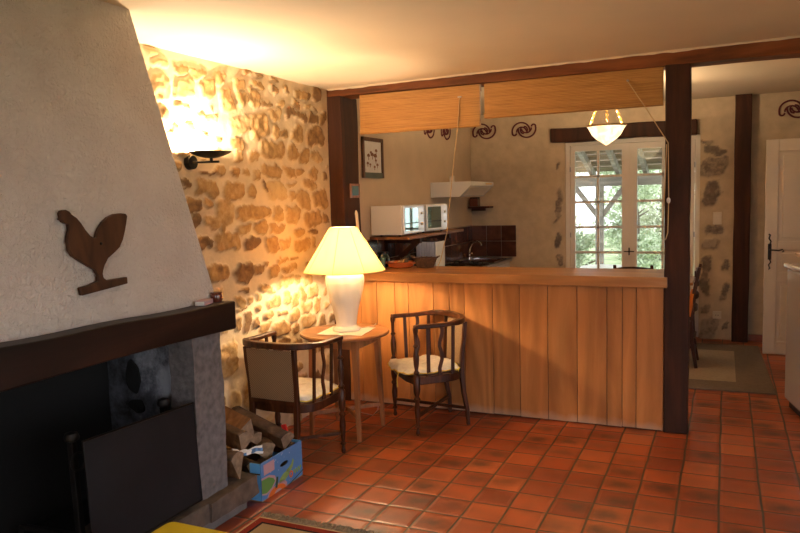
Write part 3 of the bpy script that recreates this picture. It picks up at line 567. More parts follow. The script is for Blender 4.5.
# unseen openings still have their frames and panes
W2 = thing('window_2', (2.3, 1.5, .35), 'wide living room window', None, kind='structure')
B = MB(); B.box(2.27, 2.33, -.6, -.54, .12, 2.0).box(2.27, 2.33, 3.34, 3.4, .12, 2.0).box(2.27, 2.33, 1.37, 1.43, .12, 2.0).box(2.27, 2.33, -.6, 3.4, .12, .18).box(2.27, 2.33, -.6, 3.4, 1.94, 2.0).build('window_frame', M['white'], W2)
W3 = thing('window_3', (-.1, -2.1, 0), 'glazed garden doors', None, kind='structure')
B = MB(); B.box(-1.2, -1.13, -2.13, -2.07, 0, 2.1).box(.93, 1.0, -2.13, -2.07, 0, 2.1).box(-.14, -.06, -2.13, -2.07, 0, 2.1).box(-1.2, 1.0, -2.13, -2.07, 2.03, 2.1).box(-1.2, 1.0, -2.13, -2.07, 0, .08).build('window_frame', M['white'], W3)
# cream panelled door, standing open
D = thing('door_1', (1.17, 8.2, 0), 'cream panelled door with black iron handle standing open', None, kind='structure')
B = MB(); x0, x1, ya, yb = .365, 1.17, 8.19, 8.23
B.box(x0 + .01, x1 - .01, ya + .016, yb - .016, .02, 2.18)
ex = [(.01, .14), (.76, .86), (1.08, 1.17), (2.07, 2.19)]
for (a, b) in ex: B.box(x0 + .1151, x1 - .1151, ya, yb, a, b)
for (a, b) in ((x0, x0 + .115), (x1 - .115, x1)): B.box(a, b, ya, yb, .01, 2.19)
B.box(.73, .80, ya, yb, .14, 1.08)
for (a, b, c, d) in ((.52, .69, .18, .72), (.84, 1.02, .18, .72), (.52, 1.02, 1.205, 2.035), (.52, .69, .89, 1.05), (.84, 1.02, .89, 1.05)): B.box(a, b, ya + .001, yb - .001, c, d)
B.build('door_leaf', M['door'], D, bevel=0.005)
B = MB(); hx = .412
B.box(hx - .016, hx + .016, 8.180, 8.19, .985, 1.145)
B.tube([(hx, 8.184, 1.14), (hx + .012, 8.184, 1.17), (hx - .008, 8.184, 1.20), (hx + .004, 8.184, 1.235), (hx - .01, 8.184, 1.245)], .007)
B.tube([(hx, 8.184, .99), (hx + .012, 8.184, .96), (hx - .008, 8.184, .93), (hx + .004, 8.184, .895), (hx - .01, 8.184, .885)], .007)
pl = B.build('handle_plate', M['blackmetal'], D)
B = MB(); B.tube([(hx, 8.185, 1.085), (hx, 8.14, 1.085), (hx + .03, 8.135, 1.085), (hx + .08, 8.135, 1.08), (hx + .115, 8.135, 1.092), (hx + .125, 8.135, 1.078), (hx + .112, 8.135, 1.068)], .007).build('lever', M['blackmetal'], pl)
# painted swirls on the walls
def swirl(c, right, up, w, h, wall, off):
    B = MB(); c = Vector(c); right = Vector(right); up = Vector(up)
    for s in (1, -1):
        def P2(x, y): return c + right * (s * x * w) + up * (s * y * h)
        def arc(cx_, cy_, rx, ry, a0, a1, n=16): return [P2(cx_ + rx * math.cos(math.radians(a0 + (a1 - a0) * k / n)), cy_ + ry * math.sin(math.radians(a0 + (a1 - a0) * k / n))) for k in range(n + 1)]
        B.tube(arc(-.12, -.06, .36, .50, 195, -5), .010, 6)
        B.tube(arc(-.10, -.10, .20, .27, 185, 10), .009, 6)
        B.tube(arc(-.39, -.16, .085, .14, 185, 355, 8), .010, 6)
        B.tube(arc(.02, .0, .12, .20, 100, -60, 10), .009, 6)
    return B
wb = [o for o in COL.objects if o.name == 'wall_back'][0]
for (x, z) in ((-2.81, 2.525), (-2.295, 2.51), (.66, 2.545)):
    swirl((x, 8.905, z), (1, 0, 0), (0, 0, 1), .31, .21, None, (0, 0, 0)).build('painted_swirl', M['maroon'], wb)
wl = bpy.data.objects['wall_left.002']
for (y, z) in ((7.50, 2.46), (8.02, 2.475)):
    swirl((-3.0, y, z), (0, 1, 0), (0, 0, 1), .31, .21, None, (0, 0, 0)).build('painted_swirl', M['maroon'], wl)
# glazed tile splashback
B = MB()
B.box(-3.0, -2.995, 5.9, 8.9, .93, 1.34).box(-3.0, -2.42, 8.899, 8.905, .93, 1.335).build('trim_6', M['grout'], kind='structure')
B = MB()
for k in range(15):
    for j in range(2): B.box(-2.999, -2.988, 5.905 + .2 * k, 6.097 + .2 * k, .935 + .2 * j, 1.128 + .2 * j)
for k in range(3):
    for j in range(2): B.box(-2.988 + .195 * k, -2.8 + .195 * k, 8.888, 8.902, .935 + .2 * j, 1.128 + .2 * j)
B.build('trim_7', M['splash'], bevel=0.003, kind='structure', label='dark brown glazed tiles behind the sink')
# chimney breast and firebox
def breast():
    B = MB(); zt = CEIL + .02; zb = 1.17
    f = lambda z: -2.43 - (z - 1.19) * .088; e = lambda z: 3.03 - (z - 1.19) * (.37 / 1.43)
    n = 14; rs = []
    for i in range(n + 1):
        z = zb + (zt - zb) * i / n
        rs.append([Vector((f(z), .9, z)), Vector((f(z), e(z), z)), Vector((-3.1, e(z) - .03, z)), Vector((-3.1, .9, z))])
    B.rings(rs); return B
breast().build('wall_chimney', M['stucco'], bevel=0.012, seg=3, kind='structure', label='white stucco chimney breast tapering to the ceiling')
# firebox shell
B = MB(); B.box(-3.2, -3.05, .8, 3.0, 0, 1.25).box(-3.2, -2.35, .7, .9, 0, 1.15).build('wall_firebox', M['soot'], kind='structure')
B = MB(); B.box(-3.05, -2.47, .9, 2.85, .0, .17).build('floor_firebox', M['soot'], kind='structure')
B = MB(); B.box(-3.06, -2.50, 2.85, 2.99, .0, 1.17); bmesh.ops.subdivide_edges(B.bm, edges=list(B.bm.edges), cuts=14, use_grid_fill=True)
B.rough(0.012, 7, 6).build('wall_firebox_cheek', M['cheek'], kind='structure', smooth=True, label='pale sooty plaster cheek inside the fireplace')
ck = bpy.data.objects['wall_firebox_cheek']
for (x, z, rx, rz) in HOLES:  # raised black discs: the darkness of two holes put into their colour
    B = MB(); B.lathe([(.001, 0), (1, 0), (.9, .4), (.001, .5)], (0, 0, 0), 22, caps=False)
    for v in B.bm.verts: v.co = Vector((x + v.co.x * rx, 2.842 - v.co.z * .02, z + v.co.y * rz))
    B.rough(.012, 18, x).build('dark_hole_disc', M['soot'], ck)
M['mirror'] = plain('tinted_oven_glass', (0.22, 0.30, 0.26), 0.03, 0.9)
# ------------------------------------------------------------------ fireplace things
B = MB(); B.box(-2.60, -2.447, 2.83, 3.06, .17, 1.06); bmesh.ops.subdivide_edges(B.bm, edges=list(B.bm.edges), cuts=10, use_grid_fill=True)
B.rough(0.011, 8, 2).build('fireplace_jamb', M['granite'], bevel=0, smooth=True, label='grey granite fireplace pillar under the right end of the mantel', cat='pillar')
B = MB(); n = 24; rs = []
for i in range(n + 1):
    y = 1.0 + (3.04 - 1.0) * i / n; t = i / n
    xf = -2.325; zt = 1.228 - .036 * t + .003 * math.sin(y * 9); zb = 1.066 - .014 * t + .012 * math.sin(t * 3.1) * 0 - .006 * math.sin(t * 7)
    rs.append([Vector((-2.75, y, zb)), Vector((xf, y, zb)), Vector((xf + .004 * math.sin(y * 5), y, zt)), Vector((-2.75, y, zt))])
B.rings(rs).build('mantel_beam', M['mantel'], bevel=0.007, label='long dark brown timber mantel beam over the fireplace', cat='mantel')
H = thing('hearth', (-2.6, 2.2, 0), 'raised hearth of worn stone slabs on a mortared base before the fireplace', 'hearth')
for i, (a, b, xf) in enumerate(((2.83, 3.235, -2.375), (2.42, 2.845, -2.39), (1.95, 2.435, -2.38), (1.45, 1.965, -2.39), (1.0, 1.465, -2.38))):
    B = MB(); B.box(-2.78, xf, a, b, .075, .178); bmesh.ops.subdivide_edges(B.bm, edges=list(B.bm.edges), cuts=8, use_grid_fill=True)
    B.rough(0.014, 9, i + 2).build('stone_slab', M['hearth'], H, smooth=True, angle=50)
B = MB(); B.box(-2.78, -2.425, 1.0, 3.19, 0, .09); bmesh.ops.subdivide_edges(B.bm, edges=list(B.bm.edges), cuts=8, use_grid_fill=True)
B.rough(0.008, 9, 12).build('mortar_base', M['mortarbase'], H, smooth=True)
# fire screen
T = thing('fire_screen', (-2.42, 2.46, .19), 'black rectangular fire screen leaning in the hearth opening', 'fire screen')
R = Matrix.Rotation(math.radians(-4), 3, 'Y')
B = MB(); B.hexa([(-2.423, 2.12, .20), (-2.418, 2.12, .20), (-2.418, 2.81, .20), (-2.423, 2.81, .20), (-2.435, 2.112, .728), (-2.430, 2.112, .728), (-2.430, 2.796, .707), (-2.435, 2.796, .707)]).build('screen_sheet', M['screen'], T)
B = MB(); B.tube([(-2.420, 2.12, .20), (-2.432, 2.112, .728), (-2.432, 2.796, .707), (-2.420, 2.81, .20)], .007, 8, closed=True).build('screen_frame', M['blackmetal'], T)
# andirons
def andiron(y):
    T = thing('andiron', (-2.58, y, .17), 'a', 'andiron', 'andirons in the fireplace')
    B = MB(); B.sweep([(-2.57, y, .24), (-2.58, y, .5), (-2.585, y, .69)], .032, .028, up=(0, 1, 0)).build('upright', M['iron'], T, bevel=.004)
    B = MB(); B.lathe([(.014, 0), (.03, .008), (.034, .022), (.026, .04), (.008, .046)], (-2.585, y, .685), 16).build('knob', M['iron'], T, smooth=True)
    B = MB(); B.tube([(-2.555, y + .035 * math.sin(a), .60 + .04 * math.cos(a)) for a in [k * PI / 10 for k in range(20)]], .0055, 8, closed=True).build('ring', M['iron'], T, smooth=True)
    for s in (-1, 1):
        B = MB(); B.tube([(-2.575, y, .27), (-2.56, y + s * .03, .245), (-2.55, y + s * .05, .20), (-2.55, y + s * .062, .185)], .012, 8).build('foot', M['iron'], T, smooth=True)
    B = MB(); B.sweep([(-2.58, y, .26), (-2.95, y, .24), (-2.96, y, .175)], .022, .022, up=(0, 1, 0)).build('log_bar', M['iron'], T)
    return T
andiron(2.19)['label'] = 'wrought iron andiron with a ring left of the fire screen'
andiron(2.755)['label'] = 'wrought iron andiron behind the right end of the fire screen'
# rooster
B = MB(); pl = [(-2.43 - (z - 1.19) * .088 + .004, y, z) for (y, z) in ROOST]
B.prism(pl, (.022, 0, 0)); T = B.build('wooden_rooster', M['rooster'], bevel=.0025, label='flat carved wooden rooster hung on the stucco chimney breast', cat='wall ornament', seg=1)
B = MB(); B.sphere((-2.43 - (1.545 - 1.19) * .088 + .026, 2.283, 1.545), .007, 8, 6).build('nail', M['blackmetal'], T)
# mantel ornaments
T = thing('clay_pot', (-2.44, 2.985, 1.19), 'small brown glazed pot at the end of the mantel', 'pot')
B = MB(); c = (-2.405, 2.99, 1.1915)
B.lathe([(.020, 0), (.027, .004), (.030, .018), (.0305, .040), (.027, .050), (.022, .048), (.024, .040), (.024, .01), (.0, .008)], c, 24, caps=False).build('pot_body', M['clay'], T, smooth=True)
B = MB(); B.lathe([(.029, .044), (.031, .048), (.029, .054), (.0, .056)], c, 24).build('rim', M['clay'], T, smooth=True)
T = thing('matchbox', (-2.415, 2.86, 1.195), 'white and red matchbox lying on the mantel', 'matchbox')
R = Matrix.Rotation(math.radians(15), 3, 'Z')
B = MB(); B.obox((-2.40, 2.885, 1.207), (.052, .10, .024), R).build('sleeve', M['pinkprint'], T, bevel=.001)
B = MB(); B.obox(Vector((-2.40, 2.885, 1.207)) + R @ Vector((0, -.004, 0)), (.047, .10, .019), R).build('tray', M['paper'], T)
# sconce
T = thing('wall_sconce', (-3.0, 3.545, 1.958), 'black metal dish wall light shining upward on the stone wall', 'wall lamp')
B = MB(); B.cyl((-3.01, 3.545, 1.958), (-2.975, 3.545, 1.958), .045, .042, 24).build('wall_plate', M['blackmetal'], T, smooth=True)
B = MB(); B.tube([(-2.98, 3.545, 1.958), (-2.80, 3.57, 1.955)], .007).tube([(-2.85, 3.562, 1.955), (-2.85, 3.562, 1.985)], .009).build('bracket_arm', M['blackmetal'], T, smooth=True)
B = MB(); P_ = []
for k in range(9): r = .128 * k / 8; P_.append((max(r, .001), 1.978 + .036 * (k / 8) ** 2))
P_ += [(r, z + .003) for (r, z) in reversed(P_)]
B.lathe([(r, z) for r, z in P_], (-2.855, 3.562, 0), 40, caps=False).build('dish', M['blackmetal'], T, smooth=True)
light('bulb', 'POINT', (-2.855, 3.562, 2.008), SCONCE_W, (1.0, 0.74, 0.45), T, shadow_soft_size=.022)
# ------------------------------------------------------------------ bar
T = thing('bar_counter', (-1.6, 5.35, 0), 'long bar clad in vertical pine planks', 'bar counter')
xs = [-2.90, -2.768, -2.62, -2.455, -2.334, -2.117, -1.982, -1.857, -1.629, -1.416, -1.202, -.985, -.772, -.665, -.569, -.386]
B = MB()
for a, b in zip(xs[:-1], xs[1:]): B.box(a + .002, b - .002, 5.30 + random.uniform(-.001, .001), 5.32, .008 + random.uniform(0, .004), 1.033)
B.build('plank_cladding', M['plank'], T, bevel=.0025)
B = MB(); B.box(-2.88, -.40, 5.318, 5.335, 0, 1.033).build('backing', M['post'], T)
B = MB(); B.box(-2.88, -.40, 5.34, 5.78, .1, 1.033).build('carcass', M['shelfwood'], T)
B = MB(); B.box(-2.895, -.362, 5.262, 5.83, 1.035, 1.11); bmesh.ops.subdivide_edges(B.bm, edges=[e for e in B.bm.edges if abs(e.verts[0].co.x - e.verts[1].co.x) > 1], cuts=40)
B.rough(.0025, 3, 4).build('bar_worktop', M['bartop'], bevel=.006, label='thick honey-coloured wooden top of the bar', cat='worktop')
# blinds
def blind(x0, x1, zb, y, label, folds):
    T = thing('bamboo_blind', ((x0 + x1) / 2, y, 2.545), label, 'blind', 'bamboo blinds under the beam')
    pr = [(y, 2.548), (y - .002, 2.45), (y - .004, zb + .05), (y - .012, zb + .03), (y - .013, zb + .008), (y - .004, zb), (y + .02, zb), (y + .03, zb + .02), (y + .028, zb + .2), (y + .03, 2.548)]
    B = MB(); B.prism([(x0, a, b) for a, b in pr], (x1 - x0, 0, 0)); B.build('slats', M['bamboo'], T, bevel=.003)
    B = MB(); B.box(x0 + .002, x1 - .002, y + .034, y + .055, 2.50, 2.55).build('head_rail', M['shelfwood'], T)
    return T
T1 = blind(-2.728, -1.708, 2.232, 5.315, 'rolled bamboo blind left of the gap, nearer the stone wall', 2)
T2 = blind(-1.675, -.40, 2.288, 5.325, 'rolled bamboo blind right of the gap, beside the bar-end post', 2)
B = MB(); B.obox((-1.866, 5.309, 2.464), (.03, .008, .008)).build('cord_guide', M['steel'], T1)
B = MB(); B.tube([(-1.866, 5.306, 2.462), (-1.880, 5.300, 2.27), (-1.93, 5.30, 1.9), (-2.0, 5.33, 1.43), (-2.10, 5.44, 1.2), (-2.16, 5.50, 1.122)], .0035, 6).build('pull_cord', M['cord'], T1)
B = MB(); B.cyl((-.632, 5.306, 2.474), (-.632, 5.33, 2.474), .008).build('cord_guide', M['steel'], T2)
B = MB(); B.tube([(-.632, 5.304, 2.47), (-.50, 5.285, 2.26), (-.362, 5.265, 2.03), (-.356, 5.265, 1.66), (-.36, 5.262, 1.42), (-.375, 5.262, 1.37), (-.39, 5.262, 1.37), (-.396, 5.262, 1.40), (-.385, 5.262, 1.62), (-.372, 5.262, 2.02)], .0035, 6)
B.build('pull_cord', M['cord'], T2)
B = MB(); B.sphere((-.357, 5.264, 1.64), .013, 10, 8, (1, 1, 1.6)).build('cord_toggle', M['paper'], T2)
# thermometer and picture
T = thing('wall_plaque', (-2.895, 5.44, 1.72), 'small wooden framed tile hanging on the timber post by the stone wall', 'plaque')
B = MB(); B.box(-2.884, -2.872, 5.38, 5.55, 1.72, 1.84).build('plaque_frame', M['tableleg'], T, bevel=.003)
B = MB(); B.box(-2.874, -2.869, 5.41, 5.52, 1.74, 1.82).build('plaque_face', M['tealglass'], T)
T = thing('framed_picture', (-3.0, 6.05, 1.88), 'framed botanical picture of brown mushrooms on the kitchen side wall', 'picture')
B = MB(); y0, y1, z0, z1 = 5.84, 6.27, 1.90, 2.27; X = -2.998
B.box(X, X + .02, y0, y0 + .035, z0, z1).box(X, X + .02, y1 - .035, y1, z0, z1).box(X, X + .02, y0, y1, z1 - .035, z1).build('picture_frame', M['frame'], T, bevel=.003)
B = MB(); B.box(X, X + .019, y0 + .035, y1 - .035, z0, z0 + .05).build('lower_frame', M['greenframe'], T)
pp = MB().box(X, X + .008, y0 + .03, y1 - .03, z0 + .04, z1 - .03).build('print_sheet', M['paper'], T)
B = MB()
for (py, pz, r) in ((5.97, 2.10, .028), (6.02, 2.13, .022), (6.05, 2.11, .03), (6.11, 2.10, .035), (6.13, 2.15, .025), (5.95, 2.03, .022), (6.0, 2.02, .018), (6.09, 2.0, .02), (6.15, 2.02, .022), (6.12, 2.06, .02)):
    B.prism([(X + .0082, py + r * math.cos(a), pz + r * .8 * max(math.sin(a), -.25)) for a in [k * PI / 8 for k in range(16)]], (.001, 0, 0))
    B.box(X + .0082, X + .0092, py - .005, py + .005, pz - r * 1.3, pz)
B.build('mushroom_print', M['shelfwood'], pp)
# wooden stick rising behind the lamp
B = MB(); B.tube([(-2.80, 5.40, 1.112), (-2.81, 5.38, 1.4), (-2.82, 5.37, 1.59), (-2.821, 5.369, 1.615)], [.012, .012, .014, .006], 10)
B.build('wooden_rod', M['door'], smooth=True, label='pale wooden rod standing upright against the timber post behind the lamp', cat='rod')
# ------------------------------------------------------------------ things on the bar
T = thing('terracotta_dish', (-2.57, 5.66, 1.11), 'shallow glazed terracotta dish on the bar', 'dish')
c = (-2.555, 5.66, 1.111)
B = MB(); B.lathe([(.001, 0), (.095, 0), (.112, .012), (.116, .04), (.122, .047), (.116, .052), (.108, .042), (.100, .012), (.001, .010)], c, 40, caps=False).build('dish_body', M['terracotta'], T, smooth=True)
for s in (-1, 1):
    B = MB(); B.tube([(c[0] + s * .116, c[1] - .03, c[2] + .036), (c[0] + s * .142, c[1] - .02, c[2] + .042), (c[0] + s * .142, c[1] + .02, c[2] + .042), (c[0] + s * .116, c[1] + .03, c[2] + .036)], .008).build('handle', M['terracotta'], T, smooth=True)
B = MB(); B.hexa([(-2.60, 5.62, 1.127), (-2.535, 5.62, 1.127), (-2.535, 5.70, 1.127), (-2.60, 5.70, 1.127), (-2.565, 5.64, 1.172), (-2.50, 5.63, 1.19), (-2.50, 5.68, 1.19), (-2.565, 5.68, 1.172)]); bmesh.ops.subdivide_edges(B.bm, edges=list(B.bm.edges), cuts=3, use_grid_fill=True)
B.rough(.004, 20, 2).build('bread_piece', M['bread'], smooth=True, label='chunk of crusty bread lying in the terracotta dish', cat='bread')
B = MB()
for k in range(26):
    a = random.uniform(0, 6.28); r = random.uniform(0, .035)
    B.tube([(-2.515 + r * math.cos(a), 5.66 + r * math.sin(a), 1.13), (-2.505 + 1.5 * r * math.cos(a), 5.66 + 1.5 * r * math.sin(a), random.uniform(1.17, 1.205))], [.004, .002], 5)
B.build('dried_herb_bunch', M['herb'], label='small bunch of dried brown herbs in the terracotta dish', cat='herbs')
T = thing('wicker_basket', (-2.33, 5.68, 1.11), 'small dark wicker basket on the bar beside the terracotta dish', 'basket')
c = Vector((-2.335, 5.68, 1.112)); B = MB()
for lv in range(9):
    z = .004 + lv * .0095; r = .058 + .028 * (lv / 8)
    B.tube([c + Vector(((r + .003 * (-1) ** (k + lv)) * 1.15 * math.cos(k * PI / 14), (r + .003 * (-1) ** (k + lv)) * math.sin(k * PI / 14), z)) for k in range(28)], .0052, 6, closed=True)
B.lathe([(.001, 0), (.056, 0), (.056, .004), (.001, .004)], c, 20, caps=False)
B.build('woven_body', M['wicker'], T, smooth=True)
B = MB()
for k in range(14):
    a = k * 2 * PI / 14; B.tube([c + Vector((.058 * 1.15 * math.cos(a), .058 * math.sin(a), 0)), c + Vector((.089 * 1.15 * math.cos(a), .089 * math.sin(a), .088))], .004, 5)
B.build('uprights', M['wicker'], T)
for s in (-1, 1):
    B = MB(); B.tube([c + Vector((s * .098, -.03, .08)), c + Vector((s * .125, -.02, .098)), c + Vector((s * .125, .02, .098)), c + Vector((s * .098, .03, .08))], .005).build('handle', M['wicker'], T)
T = thing('glass_jar', (-2.74, 5.72, 1.11), 'dark green glass jar on the bar half hidden by the lampshade', 'jar')
B = MB(); B.lathe([(.001, 0), (.055, 0), (.06, .01), (.06, .085), (.045, .105), (.045, .115), (.001, .115)], (-2.745, 5.70, 1.111), 28, caps=False).build('jar_body', M['darkglass'], T, smooth=True)
B = MB(); B.lathe([(.001, .115), (.05, .115), (.05, .13), (.001, .132)], (-2.745, 5.70, 1.111), 28, caps=False).build('lid', M['blackmetal'], T, smooth=True)
T = thing('tumbler', (-2.655, 5.77, 1.11), 'teal glass tumbler on the bar left of the terracotta dish', 'glass')
B = MB(); B.lathe([(.001, 0), (.022, 0), (.026, .085), (.023, .085), (.019, .006), (.001, .006)], (-2.70, 5.60, 1.111), 24, caps=False).build('glass_body', M['tealglass'], T, smooth=True)
# ------------------------------------------------------------------ kitchen
B = MB(); B.box(-3.0, -2.46, 5.95, 8.87, .88, .915).build('kitchen_worktop', M['steel'], bevel=.004, label='grey metal kitchen worktop along the side wall', cat='worktop')
k0 = None
for (a, b, lab) in ((5.96, 6.9, 'white kitchen base cabinet nearest the bar'), (6.91, 7.45, 'white kitchen base cabinet left of the hob'), (8.06, 8.86, 'white kitchen base cabinet under the sink in the corner')):
    T = thing('base_cabinet', (-2.75, (a + b) / 2, 0), lab, 'cabinet', 'white base cabinets')
    B = MB(); B.box(-2.99, -2.50, a, b, .0, .878).build('cabinet_body', M['enamel'], T, bevel=.003)
    B = MB(); B.box(-2.50, -2.48, a + .01, b - .01, .10, .87).build('cabinet_door', M['enamel'], T, bevel=.003)
    B = MB(); B.tube([(-2.48, b - .08, .78), (-2.46, b - .08, .78), (-2.46, b - .08, .68), (-2.48, b - .08, .68)], .005).build('handle', M['steel'], T)
T = thing('cooker', (-2.75, 7.75, 0), 'white cooker with a dark gas hob under the hood', 'cooker')
B = MB(); B.box(-2.99, -2.49, 7.46, 8.05, .02, .878).build('cooker_body', M['enamel'], T, bevel=.004)
B = MB(); B.box(-2.96, -2.50, 7.48, 8.03, .916, .926).build('hob_plate', M['black'], T, bevel=.003)
for (x, y) in ((-2.85, 7.6), (-2.62, 7.6), (-2.85, 7.9), (-2.62, 7.9)):
    B = MB(); B.cyl((x, y, .926), (x, y, .94), .04, .036, 16).build('burner', M['blackmetal'], T)
    B = MB()
    for a in (0, PI / 2): B.tube([(x - .085 * math.cos(a), y - .085 * math.sin(a), .928), (x - .08 * math.cos(a), y - .08 * math.sin(a), .955), (x + .08 * math.cos(a), y + .08 * math.sin(a), .955), (x + .085 * math.cos(a), y + .085 * math.sin(a), .928)], .006)
    B.build('pan_support', M['iron'], T)
T = thing('sink', (-2.72, 8.45, .915), 'stainless steel sink let into the corner worktop', 'sink')
B = MB(); B.box(-2.93, -2.50, 8.18, 8.22, .9155, .928).box(-2.93, -2.50, 8.72, 8.76, .9155, .928).box(-2.93, -2.88, 8.18, 8.76, .9155, .928).box(-2.55, -2.50, 8.18, 8.76, .9155, .928).box(-2.9, -2.52, 8.2, 8.74, .9155, .919).build('sink_rim', M['chrome'], T, bevel=.004)
T = thing('tap', (-2.93, 8.62, .915), 'arched chrome kitchen tap over the sink', 'tap')
B = MB(); B.lathe([(.028, 0), (.028, .02), (.018, .03), (.016, .07), (.001, .075)], (-2.94, 8.62, .928), 20).build('tap_base', M['chrome'], T, smooth=True)
B = MB(); B.tube([(-2.94, 8.62, .98), (-2.925, 8.60, 1.06), (-2.89, 8.58, 1.12), (-2.84, 8.55, 1.15), (-2.79, 8.52, 1.15), (-2.745, 8.49, 1.13), (-2.735, 8.485, 1.105)], .012, 10).build('spout', M['chrome'], T, smooth=True)
B = MB(); B.tube([(-2.94, 8.62, .985), (-2.90, 8.55, 1.0), (-2.87, 8.52, 1.005)], .009).build('lever', M['chrome'], T, smooth=True)
# range hood
T = thing('range_hood', (-2.8, 7.9, 1.7), 'white range hood on the kitchen side wall above the cooker', 'cooker hood')
B = MB(); B.prism([(-3.0, 7.50, 1.705), (-3.0, 7.50, 1.872), (-2.53, 7.50, 1.872), (-2.53, 7.50, 1.826), (-2.66, 7.50, 1.705)], (0, .86, 0)).build('hood_body', M['enamel'], T, bevel=.004)
B = MB(); B.obox((-2.592, 7.93, 1.764), (.006, .7, .13), Matrix.Rotation(math.radians(47), 3, 'Y')).build('glass_visor', M['switch'], T)
B = MB(); B.box(-2.531, -2.527, 8.05, 8.28, 1.838, 1.858).build('control_strip', M['brass'], T)
B = MB(); B.tube([(-2.9, 7.93, 1.87), (-2.9, 7.93, 1.95)], .03, 10).build('flue_stub', M['white'], T)
# shelf with oven
T = thing('wall_shelf', (-2.75, 6.6, 1.33), 'wooden shelf on diagonal brackets carrying the microwaves', 'shelf')
B = MB(); B.box(-2.995, -2.60, 5.95, 7.45, 1.33, 1.358).build('shelf_board', M['shelfwood'], T, bevel=.004)
for y in (6.25, 7.05):
    B = MB(); B.box(-2.995, -2.955, y, y + .05, .98, 1.33).box(-2.99, -2.62, y, y + .05, 1.28, 1.33); B.build('bracket', M['post'], T)
    B = MB(); B.sweep([(-2.975, y + .025, 1.02), (-2.66, y + .025, 1.29)], .045, .045, up=(0, 1, 0)).build('brace', M['post'], T)
def oven(y0, y1, xf, name, label, cat, xb=-2.94):
    T = thing(name, (-2.8, (y0 + y1) / 2, 1.36), label, cat); B = MB(); L0 = y1 - y0
    B.box(xb, xf, y0, y1, 1.372, 1.642).build('case', M['enamel'], T, bevel=.006)
    for (x, y) in ((-2.90, y0 + .04), (xf - .04, y0 + .04), (-2.90, y1 - .04), (xf - .04, y1 - .04)): MB().cyl((x, y, 1.3585), (x, y, 1.373), .012).build('foot', M['blackmetal'], T)
    dr = MB().box(xf, xf + .018, y0 + .01, y1 - L0 * .25, 1.38, 1.635).build('oven_door', M['enamel'], T, bevel=.004)
    MB().box(xf + .0182, xf + .021, y0 + .04, y1 - L0 * .32, 1.405, 1.615).build('door_glass', M['mirror'], dr)
    MB().box(xf + .0215, xf + .026, y0 + .04, y1 - L0 * .32, 1.47, 1.478).build('door_bar', M['blackmetal'], dr)
    cp = MB().box(xf, xf + .016, y1 - L0 * .245, y1 - .006, 1.38, 1.635).build('control_panel', M['enamel'], T, bevel=.003)
    for z in (1.56, 1.46): MB().cyl((xf + .016, y1 - L0 * .13, z), (xf + .03, y1 - L0 * .13, z), .013, .012, 18).build('knob', M['switch'], cp)
    return T
oven(5.965, 6.47, -2.675, 'microwave_oven', 'white microwave oven at the near end of the wooden shelf', 'microwave', -2.985)
tv = oven(6.56, 7.02, -2.66, 'toaster_oven', 'white worktop oven at the far end of the wooden shelf, behind the microwave', 'oven')
tv.rotation_euler.z = math.radians(-7)
# corner shelf with box
B = MB(); B.box(-2.98, -2.70, 8.72, 8.90, 1.555, 1.58).box(-2.98, -2.80, 8.86, 8.90, 1.52, 1.555).build('corner_shelf', M['darkshelf'], bevel=.004, label='small dark red shelf in the kitchen corner right of the hood', cat='shelf')
T = thing('tea_tin', (-2.93, 8.8, 1.58), 'dark square tin standing on the small corner shelf', 'tin')
B = MB(); B.box(-2.975, -2.865, 8.76, 8.87, 1.581, 1.68).build('tin_body', M['clay'], T, bevel=.005)
B = MB(); B.box(-2.97, -2.87, 8.765, 8.865, 1.68, 1.695).build('lid', M['blackmetal'], T, bevel=.003)
# white ribbed container under the shelf
T = thing('ribbed_container', (-2.74, 6.8, .915), 'white ribbed plastic container under the shelf behind the basket', 'container')
B = MB(); pr = []
for k in range(8):
    x = -2.86 + .028 * k; pr += [(x, 6.72), (x + .014, 6.712)]
pr += [(-2.636, 6.72), (-2.636, 6.95), (-2.86, 6.95)]
B.prism([(x, y, .917) for x, y in pr], (0, 0, .345)).build('container_body', M['enamel'], T, bevel=.002)
# pendant
T = thing('pendant_lamp', (-1.025, 7.05, 2.15), 'lit alabaster bowl pendant lamp hanging on three brass chains', 'pendant lamp')
c = Vector((-1.03, 7.05, 0))
B = MB(); P_ = [(.004, 2.148), (.04, 2.172), (.09, 2.205), (.13, 2.245), (.152, 2.285), (.166, 2.312), (.182, 2.328), (.175, 2.330), (.155, 2.312), (.12, 2.25), (.04, 2.182), (.004, 2.162)]
B.lathe(P_, c, 40, caps=False).build('alabaster_bowl', M['alabaster'], T, smooth=True)
B = MB(); B.lathe([(.176, 2.320), (.186, 2.328), (.186, 2.336), (.174, 2.334)], c, 40, caps=False).build('rim', M['brass'], T, smooth=True)
for k in range(3):
    a = math.radians(-80 + 120 * k); p0 = c + Vector((.178 * math.cos(a), .178 * math.sin(a), 2.335)); p1 = c + Vector((.02 * math.cos(a), .02 * math.sin(a), 2.68)); B = MB(); nl = 15
    for i in range(nl):
        q = p0.lerp(p1, (i + .5) / nl); d = (p1 - p0).normalized(); sd = d.cross(Vector((0, 0, 1) if i % 2 else (math.sin(a), -math.cos(a), .1))).normalized(); h = (p1 - p0).length / nl * .68
        B.tube([q + d * h * math.cos(t) + sd * .011 * math.sin(t) for t in [j * PI / 5 for j in range(10)]], .0035, 5, closed=True)
    B.build('chain', M['brass'], T, smooth=True)
B = MB(); B.lathe([(.001, 2.66), (.03, 2.665), (.055, 2.71), (.058, 2.729), (.001, 2.729)], c, 24, caps=False).build('ceiling_rose', M['brass'], T, smooth=True)
light('bulb', 'POINT', (c.x, c.y, 2.33), PEND_W, (1.0, .72, .42), T, shadow_soft_size=.04)
